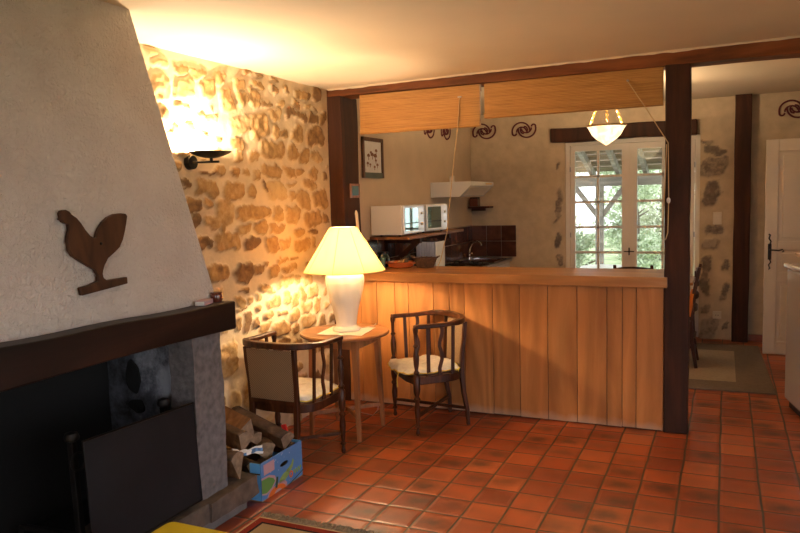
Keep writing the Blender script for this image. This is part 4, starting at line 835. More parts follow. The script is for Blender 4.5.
# switch & socket
T = thing('light_switch', (-.085, 8.9, 1.38), 'cream light switch on the back wall beside the glazed doors', 'light switch')
B = MB(); B.box(-.13, -.04, 8.888, 8.905, 1.315, 1.455).build('switch_plate', M['switch'], T, bevel=.004)
B = MB(); B.box(-.115, -.055, 8.882, 8.889, 1.35, 1.42).build('rocker', M['switch'], T, bevel=.002)
T = thing('wall_socket', (-.075, 8.9, .28), 'cream power socket low on the back wall', 'socket')
B = MB(); B.box(-.12, -.03, 8.888, 8.905, .24, .325).build('socket_plate', M['switch'], T, bevel=.004)
for s in (-1, 1): MB().cyl((-.075 + s * .012, 8.889, .282), (-.075 + s * .012, 8.886, .282), .005).build('socket_hole', M['black'], T)
# dining set
T = thing('dining_table', (-.95, 8.3, 0), 'wooden dining table in the kitchen behind the bar', 'dining table')
B = MB(); B.box(-1.55, -.30, 8.02, 8.70, .72, .75).build('tabletop', M['table'], T, bevel=.004)
B = MB(); B.box(-1.48, -.37, 8.07, 8.65, .64, .72).build('apron', M['table'], T)
for (x, y) in ((-1.47, 8.09), (-.38, 8.09), (-1.47, 8.63), (-.38, 8.63)): MB().sweep([(x, y, .0135), (x, y, .64)], [.035, .055], [.035, .055], up=(0, 1, 0)).build('leg', M['tableleg'], T)
def dining_chair(loc, rz, label, arch=False):
    T = thing('dining_chair', (0, 0, 0), label, 'chair', 'dining chairs in the kitchen')
    B = MB(); B.prism([(-.2, -.19, .44), (.2, -.19, .44), (.22, .2, .44), (-.22, .2, .44)], (0, 0, .03)).build('seat', M['wicker'], T, bevel=.008)
    for s in (-1, 1):
        MB().sweep([(s * .2, .18, 0), (s * .2, .18, .45)], .035, .035, up=(0, 1, 0)).build('leg', M['chair'], T)
        MB().sweep([(s * .185, -.23, 0), (s * .185, -.19, .25), (s * .185, -.18, .45), (s * .185, -.20, .7), (s * .185, -.25, .965)], [.03, .034, .036, .032, .026], .03, up=(1, 0, 0)).build('leg', M['chair'], T)
    for z in (.56, .68, .80, .90):
        y = -.19 - .05 * (z - .5) * 1.3; h = .045 if z < .9 else .06
        pts = [(-.18, y), (-.09, y - .025), (0, y - .032), (.09, y - .025), (.18, y)]; B = MB(); rs = []
        for (px, py) in pts:
            up = .02 * (1 - (px / .18) ** 2) if (arch and z == .90) else 0
            rs.append([Vector((px, py - .008, z - h / 2)), Vector((px, py + .008, z - h / 2)), Vector((px, py + .008, z + h / 2 + up)), Vector((px, py - .008, z + h / 2 + up))])
        B.rings(rs).build('back_slat', M['chair'], T, smooth=True)
    for z in (.15, .28):
        MB().tube([(-.2, .18, z), (.2, .18, z)], .011).tube([(-.185, -.21, z), (.185, -.21, z)], .011).tube([(-.2, .18, z + .05), (-.185, -.2, z + .05)], .011).tube([(.2, .18, z + .05), (.185, -.2, z + .05)], .011).build('rung', M['chair'], T)
    T.location = loc; T.rotation_euler.z = rz; T.scale = (1, 1, .965 if arch else 1); return T
dining_chair((-.87, 8.05, .016), math.radians(0), 'dark dining chair facing the window, its arched top rail showing above the bar', True)
dining_chair((-.468, 7.49, .016), math.radians(90), 'dark ladder-back dining chair showing beside the bar-end post')
B = MB(); B.box(-.62, -.33, 7.33, 7.65, .495, .515); bmesh.ops.subdivide_edges(B.bm, edges=list(B.bm.edges), cuts=6, use_grid_fill=True)
B.rough(.01, 9, 4); B2 = B.build('seat_pad', M['orange'], smooth=True, label='orange cushion cloth on the ladder-back dining chair', cat='cushion')
B = MB(); B.prism([(-.325, 7.285, .51), (-.285, 7.285, .51), (-.262, 7.285, .73), (-.295, 7.285, .74)], (0, .34, 0)); bmesh.ops.subdivide_edges(B.bm, edges=list(B.bm.edges), cuts=5, use_grid_fill=True)
B.rough(.008, 12, 8).build('back_cloth', M['orange'], B2, smooth=True)
# carpet in kitchen
T = thing('carpet', (0, 7.5, 0), 'grey-brown carpet with a beige rectangle on the kitchen floor', 'rug')
B = MB(); B.prism([(-1.6, 6.53, .001), (.405, 6.58, .001), (.34, 8.58, .001), (-1.6, 8.55, .001)], (0, 0, .012)).build('carpet_field', M['felt'], T, bevel=.003)
B = MB(); B.prism([(-1.3, 6.86, .0131), (.103, 6.88, .0131), (.10, 8.21, .0131), (-1.3, 8.2, .0131)], (0, 0, .002)).build('carpet_panel', M['felt2'], T)
# fridge at the right edge
T = thing('refrigerator', (.75, 6.0, 0), 'glossy white low refrigerator at the right edge', 'refrigerator')
T.rotation_euler.z = 0
import mathutils
def rp(x, y): # local frame of the fridge: origin far left corner, u along the left side towards the viewer, v to the right
    u = Vector((.192, -.981, 0)); v = Vector((.981, .192, 0)); p = Vector((.437, 6.28, 0)) + u * x + v * y; return p
def rbox(u0, u1, v0, v1, z0, z1): return MB().hexa([(*rp(u, v).xy, z) for z in (z0, z1) for (u, v) in ((u0, v0), (u0, v1), (u1, v1), (u1, v0))])
rbox(0, .58, 0, .60, .06, 1.085).build('fridge_body', M['fridge'], T, bevel=.018, seg=3)
rbox(-.02, .60, -.02, .62, 1.09, 1.125).build('fridge_lid', M['fridge'], T, bevel=.014, seg=3)
rbox(.03, .55, .03, .57, 0, .06).build('plinth', M['blackmetal'], T)
rbox(.582, .625, .004, .596, .09, 1.08).build('fridge_door', M['fridge'], T, bevel=.012, seg=3)
T = thing('serving_bowl', (*rp(.15, .2).xy, 1.125), 'pale bowl standing on the refrigerator', 'bowl')
cc = rp(.16, .13)
B = MB(); B.lathe([(.03, 0), (.035, .008), (.06, .04), (.11, .075), (.118, .09), (.112, .092), (.06, .055), (.001, .02)], (cc.x, cc.y, 1.1255), 32, caps=False).build('bowl_body', M['ceramic'], T, smooth=True)
# ------------------------------------------------------------------ round table and lamp
TX, TY = -2.53, 4.575
T = thing('round_table', (TX, TY, 0), 'small round wooden table between the two tub chairs', 'table')
B = MB(); B.lathe([(.001, .726), (.318, .726), (.326, .732), (.327, .742), (.320, .750), (.001, .750)], (TX, TY, 0), 64, caps=False).build('tabletop', M['table'], T, smooth=True)
B = MB(); a = .175
for s in (-1, 1):
    B.box(TX - a, TX + a, TY + s * a - .01, TY + s * a + .01, .655, .726).box(TX + s * a - .01, TX + s * a + .01, TY - a, TY + a, .655, .726)
B.build('apron', M['table'], T, bevel=.002)
for sx in (-1, 1):
    for sy in (-1, 1):
        MB().sweep([(TX + sx * .195, TY + sy * .195, 0), (TX + sx * .172, TY + sy * .172, .726)], [.026, .044], [.026, .044], up=(0, 1, 0)).build('leg', M['tableleg'], T, bevel=.003)
for s in (-1, 1):
    MB().sweep([(TX - .186, TY - s * .186, .17), (TX + .186, TY + s * .186, .17)], .016, .03).build('stretcher', M['tableleg'], T, bevel=.002)
B = MB(); R = Matrix.Rotation(math.radians(8), 3, 'Z')
n = 14; rs = []
for i in range(n):
    for_j = []
g = {}
for i in range(n + 1):
    for j in range(n + 1):
        p = R @ Vector(((i / n - .5) * .34, (j / n - .5) * .32, 0)); p += Vector((TX + .02, TY - .01, .7525 + .0015 * math.sin(i * 1.3) * math.sin(j * .9 + 1)))
        g[i, j] = B.bm.verts.new(p)
for i in range(n):
    for j in range(n): B._f((g[i, j], g[i + 1, j], g[i + 1, j + 1], g[i, j + 1]))
T = B.build('table_mat', M['paper'], label='white cloth mat under the lamp on the round table', cat='place mat')
md = T.modifiers.new('solid', 'SOLIDIFY'); md.thickness = .0015; md.offset = 1
LX, LY = -2.517, 4.58; c = (LX, LY, .7565)
T = thing('table_lamp', (LX, LY, .7565), 'lit table lamp with a white ribbed ceramic body and a cream cone shade', 'table lamp')
prof = [(.001, 0), (.094, 0), (.098, .008), (.092, .022), (.074, .034), (.072, .05), (.078, .10), (.092, .17), (.110, .24), (.126, .31), (.134, .36), (.133, .395), (.120, .425), (.09, .445), (.05, .452), (.03, .456), (.03, .47), (.001, .47)]
def rib(a, z):
    k = min(1, max(0, (z - .03) / .06)) * min(1, max(0, (.44 - z) / .06))
    return 1.04 + .03 * k * abs(math.sin(5 * a + z * 7)) - .01 * k
# denser profile
pd = []
for (r0, z0), (r1, z1) in zip(prof[:-1], prof[1:]):
    for q in range(3): pd.append((r0 + (r1 - r0) * q / 3, z0 + (z1 - z0) * q / 3))
pd.append(prof[-1])
MB().lathe(pd, c, 80, fn=rib, caps=False).build('lamp_base', M['ceramic'], T, smooth=True, angle=60)
MB().cyl((LX, LY, 1.22), (LX, LY, 1.27), .014, .017, 16).build('bulb_socket', M['brass'], T)
shade = MB().rings([[Vector((LX + r * math.cos(2 * PI * k / 72), LY + r * math.sin(2 * PI * k / 72), z)) for k in range(72)] for r, z in ((.296, 1.192), (.098, 1.507), (.096, 1.507), (.294, 1.192))], closed=True).build('lamp_shade', M['shade'], T, smooth=True)
B = MB()
for r, z in ((.2975, 1.193), (.0995, 1.507)): B.tube([(LX + r * math.cos(2 * PI * k / 60), LY + r * math.sin(2 * PI * k / 60), z) for k in range(60)], .003, 6, closed=True)
for a in range(0, 360, 45):
    a = math.radians(a + 12); B.tube([(LX + .2965 * math.cos(a), LY + .2965 * math.sin(a), 1.193), (LX + .099 * math.cos(a), LY + .099 * math.sin(a), 1.506)], .0016, 5)
B.build('shade_seams', M['yellowtrim_pale'], shade)
B = MB()
for a in (0, 120, 240):
    a = math.radians(a); B.tube([(LX, LY, 1.495), (LX + .094 * math.cos(a), LY + .094 * math.sin(a), 1.497)], .002, 6)
B.tube([(LX, LY, 1.44), (LX, LY, 1.497)], .003).build('shade_carrier', M['brass'], T)
light('bulb', 'POINT', (LX, LY, 1.315), LAMP_W, (1.0, .75, .46), T, shadow_soft_size=.035)
B = MB(); B.tube([(LX + .05, LY + .09, .757), (LX + .12, LY + .20, .757), (LX + .09, LY + .30, .757), (LX + .07, LY + .345, .735), (LX + .05, LY + .35, .60), (LX + .07, LY + .36, .40), (LX + .075, LY + .365, .2), (LX + .05, LY + .37, .06), (LX + .0, LY + .38, .008), (LX - .15, LY + .42, .008)], .003, 6).build('lamp_cord', M['flex'], T, smooth=True)
# ------------------------------------------------------------------ tub chairs
def horseshoe(rx, yb, yf, z, n=22, flare=1.0, zf=None):
    # from the left front round the back to the right front; facing +Y
    pts = []
    k = 6
    for i in range(k): pts.append(Vector((-rx, yf - (yf - 0.0) * i / k, z)))
    for i in range(n + 1):
        a = PI + PI * i / n; ca, sa = math.cos(a), math.sin(a)
        e = .72
        pts.append(Vector((rx * math.copysign(abs(ca) ** e, ca), -yb * abs(sa) ** e * 1.0, z)))
    for i in range(1, k + 1): pts.append(Vector((rx, yf * i / k, z)))
    return pts
def tub_chair(label):
    T = thing('tub_chair', (0, 0, 0), label, 'armchair')
    RX, YB, YF, ZR = .270, .225, .205, .795
    # arm rail
    pts = horseshoe(RX, YB, YF, ZR)
    for p in pts: p.z += .012 * max(0, -p.y / YB) - .004
    for p in pts: p.y *= 1.04 if p.y < 0 else 1
    ws = [.046] * len(pts); hs = [.029] * len(pts)
    for i in range(len(pts)):
        if pts[i].y < -.12: hs[i] = .040
    MB().sweep(pts, ws, hs).build('arm_rail', M['chair'], T, bevel=.007, smooth=True, angle=50)
    # seat frame
    sp = horseshoe(.252, .20, .20, .395)
    B = MB(); B.sweep(sp, .026, .055); B.sweep([(-.25, .2, .395), (-.12, .215, .39), (.12, .215, .39), (.25, .2, .395)], .026, .05)
    B.build('seat_frame', M['chair'], T, bevel=.004, smooth=True, angle=50)
    B = MB(); ring = [Vector((p.x * .96, p.y * .96, .405)) for p in sp]; B.prism(ring, (0, 0, .02)); B.build('seat', M['tableleg'], T)
    # turned front posts: foot to arm
    tp = [(.010, 0), (.016, .014), (.011, .035), (.010, .05), (.021, .064), (.011, .078), (.014, .10), (.022, .19), (.015, .25), (.025, .268), (.014, .285), (.022, .315), (.025, .34), (.025, .43), (.015, .445), (.022, .46), (.012, .478), (.019, .52), (.022, .58), (.012, .64), (.021, .653), (.012, .668), (.014, .74), (.019, .76), (.019, .785)]
    for s in (-1, 1): MB().lathe(tp, (s * .267, .195, 0), 16).build('leg', M['chair'], T, smooth=True)
    # rear legs, curving outward, continuing as back posts
    for s in (-1, 1):
        MB().sweep([(s * .178, -.238, 0), (s * .176, -.232, .12), (s * .175, -.205, .26), (s * .172, -.195, .40), (s * .175, -.200, .55), (s * .183, -.215, .68), (s * .186, -.222, .785)], [.024, .028, .032, .034, .03, .028, .028], [.024, .028, .032, .034, .030, .028, .028], up=(1, 0, 0)).build('leg', M['chair'], T, bevel=.003, smooth=True)
    # cane back panel
    MB().prism([(-.165, -.212, .425), (.165, -.212, .425), (.172, -.237, .775), (-.172, -.237, .775)], (0, .008, 0)).build('back_panel', M['cane'], T)
    MB().sweep([(-.17, -.205, .435), (0, -.212, .435), (.17, -.205, .435)], .02, .028).build('back_rail', M['chair'], T)
    # spindles at each side
    for s in (-1, 1):
        for k, (y, xb, xt) in enumerate(((.095, .247, .262), (.0, .247, .262), (-.095, .238, .255))):
            path = []; m = 12
            for i in range(m + 1):
                t = i / m; z = .41 + .38 * t; w = (.010 * math.sin(t * 4 * PI)) if k == 1 else 0
                path.append((s * (xb + (xt - xb) * t), y * (1 + .04 * t) + w, z))
            MB().sweep(path, .026, .012, up=(1, 0, 0)).build('spindle', M['chair'], T, bevel=.002)
    # x stretcher
    MB().sweep([(-.25, .19, .135), (.185, -.235, .13)], .022, .024).build('stretcher', M['chair'], T, bevel=.003)
    MB().sweep([(.25, .19, .135), (-.185, -.235, .13)], .022, .020).build('stretcher', M['chair'], T, bevel=.003)
    return T
def cushion(seed, label):
    # squashy pad lying on the seat, facing +Y
    B = MB(); n = 22; g = {}; rs = np.random.RandomState(seed)
    top = {}
    for sgn in (1, -1):
        for i in range(n + 1):
            for j in range(n + 1):
                u = i / n * 2 - 1; v = j / n * 2 - 1
                uu = u * math.sqrt(1 - v * v / 3.2); vv = v * math.sqrt(1 - u * u / 3.2)
                e = max(0, 1 - max(abs(u), abs(v)) ** 4)
                q = Vector((uu * 3 + seed, vv * 3, sgn * 2.0))
                h = .012 + .034 * e ** .4 + .020 * mnoise.noise(q * 1.25) * (.4 + e) + .006 * mnoise.noise(q * 3.1)
                z = h if sgn > 0 else -.004 * e
                zz = 0 if e == 0 and sgn < 0 else z
                key = (i, j) if (i in (0, n) or j in (0, n)) else (i, j, sgn)
                if key in g: continue
                g[key] = B.bm.verts.new((uu * .246 + .018 * mnoise.noise(q + Vector((9, 0, 0))), vv * .246 + .020 * mnoise.noise(q + Vector((0, 9, 0))), zz if key[-1] != sgn or len(key) == 3 else .004))
    for sgn in (1, -1):
        gk = lambda i, j: g[(i, j)] if (i in (0, n) or j in (0, n)) else g[(i, j, sgn)]
        for i in range(n):
            for j in range(n): B._f((gk(i, j), gk(i + 1, j), gk(i + 1, j + 1), gk(i, j + 1)))
    edge = [g[(i, 0)].co.copy() for i in range(n)] + [g[(n, j)].co.copy() for j in range(n)] + [g[(n - i, n)].co.copy() for i in range(n)] + [g[(0, n - j)].co.copy() for j in range(n)]
    for v in B.bm.verts: v.co.z += .004
    o = B.build('seat_cushion', M['cushion'], keep=True, smooth=True, label=label, cat='cushion', group=None)
    MB().tube([p + Vector((0, 0, .004)) for p in edge], .0045, 6, closed=True).build('yellow_piping', M['yellowtrim'], o, smooth=True)
    # corner ties
    B = MB(); B.tube([(-.2, -.19, .01), (-.23, -.2, .02), (-.235, -.19, .0)], .003, 5).tube([(-.1, .225, .012), (-.13, .24, .0), (-.12, .246, -.05), (-.14, .248, -.09)], .004, 5).build('tie', M['yellowtrim'], o)
    return o
cr = tub_chair('dark wooden tub chair seen from behind with a woven cane back, nearest the fireplace')
cl = copy_tree(cr); cl['label'] = 'reddish wooden tub chair right of the round table, facing the room'
cr['group'] = cl['group'] = 'tub chairs at the round table'
cr.location = (-2.612, 3.968, 0); cr.rotation_euler.z = math.radians(-2)
cl.location = (-2.035, 4.975, 0); cl.rotation_euler.z = math.radians(132.5)
k1 = cushion(3, 'white and yellow cushion on the seat of the dark tub chair nearest the fireplace')
k2 = cushion(8, 'white cushion with yellow piping on the seat of the tub chair right of the table')
for k, ch, dz in ((k1, cr, 0), (k2, cl, 0)):
    k.rotation_euler.z = ch.rotation_euler.z; k.location = Vector(ch.location) + Vector((0, 0, .428)) + (Matrix.Rotation(ch.rotation_euler.z, 3, 'Z') @ Vector((0, .05, 0)))
# ------------------------------------------------------------------ fruit box and logs
BX0, BX1, BY0, BY1 = -2.70, -2.385, 3.275, 3.708
T = thing('cardboard_box', ((BX0 + BX1) / 2, (BY0 + BY1) / 2, 0), 'blue printed cardboard fruit box of firewood beside the hearth', 'box')
B = MB(); t = .006
B.box(BX0, BX1, BY0, BY1, .001, .006)
B.box(BX0, BX0 + t, BY0, BY1, .006, .225).build('box_body', M['card'], T)
hole = [(3.512 + .045 * math.cos(a) * 1.0, .145 + .014 * math.sin(a)) for a in [k * PI / 8 for k in range(16)]]
B = MB()
# long printed side with a slot handle: built as quads around the slot
outer = []
def ring_side(x):
    B2 = B.bm; n = len(hole); o = []
    for (y, z) in hole:
        a = math.atan2((z - .145) / .11, (y - 3.512) / .22); ca, sa = math.cos(a), math.sin(a); s = 1 / max(abs(ca), abs(sa))
        yy = 3.495 + .22 * ca * s; zz = .1155 + .1095 * sa * s; o.append((min(max(yy, BY0), BY1), min(max(zz, .006), .225)))
    return o
o_ = ring_side(0)
for cnr in ((BY0, .006), (BY1, .006), (BY1, .225), (BY0, .225)):
    k = min(range(16), key=lambda i: (o_[i][0] - cnr[0]) ** 2 + (o_[i][1] - cnr[1]) ** 2 * 4); o_[k] = cnr
rings_ = [[Vector((BX1, y, z)) for y, z in o_], [Vector((BX1, y, z)) for y, z in hole], [Vector((BX1 - t, y, z)) for y, z in hole], [Vector((BX1 - t, y, z)) for y, z in o_]]
B.rings(rings_, closed=True); sd = B.build('printed_side', M['boxblue'], T)
B = MB(); B.box(BX0, BX1 - t, BY0, BY0 + t, .006, .155).box(BX1 - .075, BX1 - t, BY0 - .001, BY0 + t, .165, .222).build('near_end', M['boxlight'], T)
B = MB(); B.box(BX0, BX1 - t, BY1 - t, BY1, .006, .225).build('far_end', M['boxlight'], T)
def pr(pts, x=BX1 + .0006, d=.0008): return [(x, BY0 + u * .44, v * .222) for u, v in pts], (d, 0, 0)
def prt(name, mat, *polys):
    B = MB()
    for i, p in enumerate(polys): a, d = pr(p); B.prism(a, d)
    return B.build(name, M[mat], sd)
# cream-pink outline, leaf, orange, label and lettering, as printed on the side
prt('pink_label', 'pinkprint', [(.06, .66), (.30, .66), (.30, .94), (.06, .94)])
prt('leaf_outline', 'pinkprint', [(.0, .18), (.10, .12), (.25, .20), (.34, .36), (.30, .50), (.18, .60), (.0, .62)], [(.10, .01), (.15, .12), (.24, .20), (.38, .24), (.52, .22), (.58, .12), (.58, .01)])
B = MB(); a, d = pr([(.0, .22), (.10, .17), (.22, .23), (.30, .36), (.26, .46), (.16, .55), (.0, .57)], BX1 + .0016); B.prism(a, d); B.build('green_leaf', M['leafgreen'], sd)
B = MB(); cc = (.38, .0)
po = [(.34 + .20 * math.cos(q), .01 + .19 * math.sin(q)) for q in [PI * k / 14 for k in range(15)]]; pi_ = [(.36 + .085 * math.cos(q), .01 + .08 * math.sin(q)) for q in [PI * k / 14 for k in range(15)]]
for k in range(14): a, d = pr([po[k], po[k + 1], pi_[k + 1], pi_[k]], BX1 + .0018); B.prism(a, d)
B.build('orange_slice', M['orangeprint'], sd)
B = MB(); a, d = pr([(.295, .14), (.345, .14), (.362, .27), (.37, .42), (.335, .43), (.312, .30)], BX1 + .0026); B.prism(a, d); B.build('stem_print', M['darkprint'], sd)
prt('leaf_shape', 'limeprint', [(.39, .20), (.42, .32), (.50, .40), (.62, .44), (.65, .30), (.54, .20)], [(.58, .44), (.64, .48), (.70, .53), (.745, .66), (.77, .58), (.735, .44), (.68, .36), (.62, .36)])
B = MB()
q = [(.685 + .045 * math.cos(a_), .26 + .10 * math.sin(a_)) for a_ in [2 * PI * k / 16 for k in range(16)]]; qi = [(.685 + .022 * math.cos(a_), .26 + .05 * math.sin(a_)) for a_ in [2 * PI * k / 16 for k in range(16)]]
for k in range(16): a, d = pr([q[k], q[(k + 1) % 16], qi[(k + 1) % 16], qi[k]], BX1 + .0018); B.prism(a, d)
B.build('orange_ring', M['orangeprint'], sd)
B = MB() # joined script lettering
pts = []
for k in range(46):
    t_ = k / 45; pts.append(Vector((BX1 + .002, BY0 + (.44 + .17 * t_) * .44, (.29 + .05 * t_ + .055 * math.sin(t_ * 24)) * .222)))
B.tube(pts, .0022, 5); pts = []
for k in range(46):
    t_ = k / 45; pts.append(Vector((BX1 + .002, BY0 + (.75 + .19 * t_) * .44, (.27 + .01 * t_ + .065 * math.sin(t_ * 22)) * .222)))
B.tube(pts, .0028, 5).build('script_lettering', M['limeprint'], sd)
prt('dark_stripe', 'darkprint', [(.60, .0), (.66, .0), (1.0, .15), (1.0, .18)])
# split logs
def log(p0, p1, r, ang, seed, label, wd=32):
    p0 = Vector(p0); p1 = Vector(p1); d = (p1 - p0).normalized(); up = Vector((0, 0, 1)); sd_ = d.cross(up).normalized(); up = sd_.cross(d).normalized()
    sec = []; ca, sa = math.cos(math.radians(ang)), math.sin(math.radians(ang))
    for k in range(8):
        a = math.radians(ang) + math.radians(wd) * (-1 + 2 * k / 7); bu = 1 + .12 * math.cos((-1 + 2 * k / 7) * PI / 2); sec.append((bu * r * math.cos(a) - .62 * r * ca, bu * r * math.sin(a) - .62 * r * sa))
    sec.append((-.62 * r * ca, -.62 * r * sa))
    B = MB(); n = 9; L_ = (p1 - p0).length; rs = []
    for i in range(n + 1):
        q = p0 + d * L_ * i / n; ring = []
        for (u, v) in sec:
            nn = 1 + .05 * mnoise.noise(Vector((u * 12 + seed, v * 12, i * .5 + seed)))
            ring.append(q + (sd_ * u + up * v) * nn)
        rs.append(ring)
    vr = [[B.bm.verts.new(p) for p in r_] for r_ in rs]; m = len(sec)
    for i in range(n):
        for j in range(m):
            f = B._f((vr[i][j], vr[i][(j + 1) % m], vr[i + 1][(j + 1) % m], vr[i + 1][j]))
            if f: f.material_index = 0 if j < 7 else 1; f.smooth = j < 7
    for r_ in (vr[0][::-1], vr[-1]):
        f = B._f(r_)
        if f: f.material_index = 2
    return B.build('firewood_log', None, mats=[M['bark'], M['splitwood'], M['endgrain']], label=label, cat='log', group='firewood by the hearth')
LOGS = [
 ((-2.485, 3.30, .400), (-2.80, 3.42, .43), .115, 250, 34, 'grey split log at the top left of the woodpile, against the fireplace pillar'),
 ((-2.405, 3.58, .262), (-2.83, 3.64, .37), .105, 80, 38, 'long reddish split log lying across the top of the box'),
 ((-2.450, 3.23, .365), (-2.74, 3.33, .385), .105, 70, 30, 'orange-brown split log under the grey one at the left of the pile'),
 ((-2.525, 3.45, .295), (-2.76, 3.52, .28), .085, 110, 32, 'small split log wedged in the middle of the woodpile'),
 ((-2.450, 3.43, .235), (-2.60, 3.58, .215), .110, 100, 32, 'broad split log lying in the box with its pale cut end showing'),
 ((-2.420, 3.655, .19), (-2.64, 3.665, .19), .07, 90, 35, 'pale log in the far corner of the box'),
 ((-2.435, 3.14, .262), (-2.66, 3.15, .262), .145, 95, 21, 'dark wedge-shaped log standing point down on the hearth end'),
 ((-2.47, 3.32, .17), (-2.66, 3.40, .16), .085, 80, 32, 'brown split log at the near end of the box below the newspaper'),
 ((-2.46, 3.33, .075), (-2.46, 3.68, .075), .09, 90, 34, 'brown split log on the bottom of the box along the printed side'),
 ((-2.60, 3.33, .075), (-2.60, 3.68, .075), .09, 270, 34, 'brown split log on the bottom of the box away from the printed side'),
 ((-2.92, 3.15, .10), (-2.92, 3.60, .10), .13, 90, 34, 'thick log on the floor against the stone wall'),
 ((-2.78, 3.30, .10), (-2.79, 3.70, .10), .12, 90, 30, 'thick split log on the floor between the box and the stone wall'),
 ((-2.88, 3.20, .26), (-2.86, 3.62, .26), .12, 90, 34, 'split log stacked on the thick one against the stone wall'),
]
for i, (p0, p1, r, a, wd_, lab) in enumerate(LOGS): lg = log(p0, p1, r, a, i * 3.7, lab, wd_)
B = MB(); B.obox((-2.43, 3.60, .325), (.03, .012, .05), Matrix.Rotation(-.3, 3, 'Y')); bmesh.ops.subdivide_edges(B.bm, edges=list(B.bm.edges), cuts=2, use_grid_fill=True)
B.rough(.006, 30, 2).build('red_wrapper', M['red'], smooth=True, label='scrap of red wrapping stuck on the long reddish log', cat='wrapper')
# crumpled newspaper
B = MB(); g = {}; n = 16
for i in range(n + 1):
    for j in range(n + 1):
        u = i / n; v = j / n; p = Vector((-2.50, 3.17, .335)).lerp(Vector((-2.385, 3.30, .315)), u) + Vector((-.01, -.01, -.055)) * v * (.35 + .65 * u) + Vector((.02, 0, .01)) * v
        p += Vector((0, 1, .5)) * .016 * mnoise.noise(Vector((u * 4, v * 3, 4))) + Vector((.004, -.004, -.012)) * math.sin(u * 5)
        g[i, j] = B.bm.verts.new(p)
for i in range(n):
    for j in range(n):
        f = B._f((g[i, j], g[i + 1, j], g[i + 1, j + 1], g[i, j + 1])); f.material_index = 1 if ((i > 9 and 3 < j < 13) or (3 < i < 7 and j > 9)) else 0
T = B.build('newspaper', None, mats=[M['paper'], M['blueprint']], smooth=True, label='crumpled printed newspaper tucked among the logs', cat='newspaper')
T.modifiers.new('solid', 'SOLIDIFY').thickness = .002
# ------------------------------------------------------------------ oriental rug, yellow stool
T = thing('oriental_rug', (-1.56, 2.1, 0), 'red patterned oriental rug with a wool fringe in front of the hearth', 'rug')
B = MB(); B.box(-2.28, -.85, 1.1, 3.10, .001, .010).build('rug_field', M['rug'], T, bevel=.002)
B = MB()
for k in range(330):
    x = -2.28 + 1.43 * k / 329; y1 = 3.17 + random.uniform(-.012, .012); dx = random.uniform(-.012, .012)
    B.tube([(x, 3.098, .006), (x + dx * .5, 3.13, random.uniform(.006, .014)), (x + dx, y1, .003)], [.0028, .003, .0022], 4)
    if random.random() < .35: B.tube([(x, 3.12, .008), (x + dx * 2, 3.14, .018), (x + dx * 3, y1 - .02, .004)], .003, 4)
B.build('fringe', M['fringe'], T, kind='stuff')
T = thing('yellow_stool', (-1.80, 1.94, 0), 'yellow topped stool at the bottom edge before the hearth', 'stool')
def rrect(x0, x1, y0, y1, r, z, n=6):
    P_ = []
    for (cx_, cy_, a0) in ((x1 - r, y1 - r, 0), (x0 + r, y1 - r, 90), (x0 + r, y0 + r, 180), (x1 - r, y0 + r, 270)):
        for k in range(n + 1): a = math.radians(a0 + 90 * k / n); P_.append(Vector((cx_ + r * math.cos(a), cy_ + r * math.sin(a), z)))
    return P_
MB().prism(rrect(-2.00, -1.58, 1.74, 2.135, .03, .425), (0, 0, .025)).build('stool_top', M['yellow'], T, bevel=.006)
for x in (-1.96, -1.62):
    for y in (1.78, 2.09): MB().sweep([(x, y, .0125), (x, y, .425)], .03, .03, up=(0, 1, 0)).build('leg', M['tableleg'], T, bevel=.003)
# ------------------------------------------------------------------ outside
B = MB(); B.box(-14, 14, 9.3, 34, -.25, -.12).box(-14, 14, -20, -2.2, -.25, -.12).box(2.4, 16, -2.2, 9.3, -.25, -.12).build('ground', M['grass'], kind='structure')
B = MB(); B.box(-3.6, 1.4, 9.3, 11.75, -.12, -.02).build('terrace_floor', M['stoneout'], kind='structure')
T = thing('terrace_roof', (-1.2, 10.5, 0), 'weathered timber terrace roof on braced posts outside the glazed doors', 'terrace roof')
for x in (-3.2, -1.78, .9):
    p = MB().box(x - .06, x + .06, 11.44, 11.56, -.02, 1.84).build('post', M['graywood'], T, bevel=.006)
    for s in (-1, 1): MB().sweep([(x + s * .04, 11.5, 1.36), (x + s * .40, 11.5, 1.84)], .07, .07, up=(0, 1, 0)).build('brace', M['graywood'], T)
MB().box(-3.7, 1.5, 11.40, 11.57, 1.81, 1.965).build('front_beam', M['graywood'], T, bevel=.006)
for k in range(13):
    x = -3.55 + .40 * k
    MB().hexa([(x, 9.32, 2.62), (x + .06, 9.32, 2.62), (x + .06, 11.9, 1.90), (x, 11.9, 1.90), (x, 9.32, 2.74), (x + .06, 9.32, 2.74), (x + .06, 11.9, 2.02), (x, 11.9, 2.02)]).build('rafter', M['graywood'], T)
# roof boards
B = MB()
for k in range(9):
    y0 = 9.32 + .2867 * k; z0 = 2.75 - .2787 * (y0 - 9.32)
    B.hexa([(-3.7, y0, z0), (1.4, y0, z0), (1.4, y0 + .235, z0 - .065), (-3.7, y0 + .235, z0 - .065), (-3.7, y0, z0 + .02), (1.4, y0, z0 + .02), (1.4, y0 + .235, z0 - .045), (-3.7, y0 + .235, z0 - .045)])
B.build('roof_boards', M['roofboard'], T)
T = thing('garden_table', (-1.62, 10.9, 0), 'round white garden table outside the glazed doors', 'garden table')
MB().lathe([(.001, .62), (.34, .62), (.35, .63), (.34, .645), (.001, .645)], (-1.62, 10.9, -.02), 36, caps=False).build('tabletop', M['white'], T, smooth=True)
MB().cyl((-1.62, 10.9, -.02), (-1.62, 10.9, .60), .025, .025).cyl((-1.62, 10.9, -.02), (-1.62, 10.9, .01), .2, .18, 24).build('pedestal', M['white'], T)
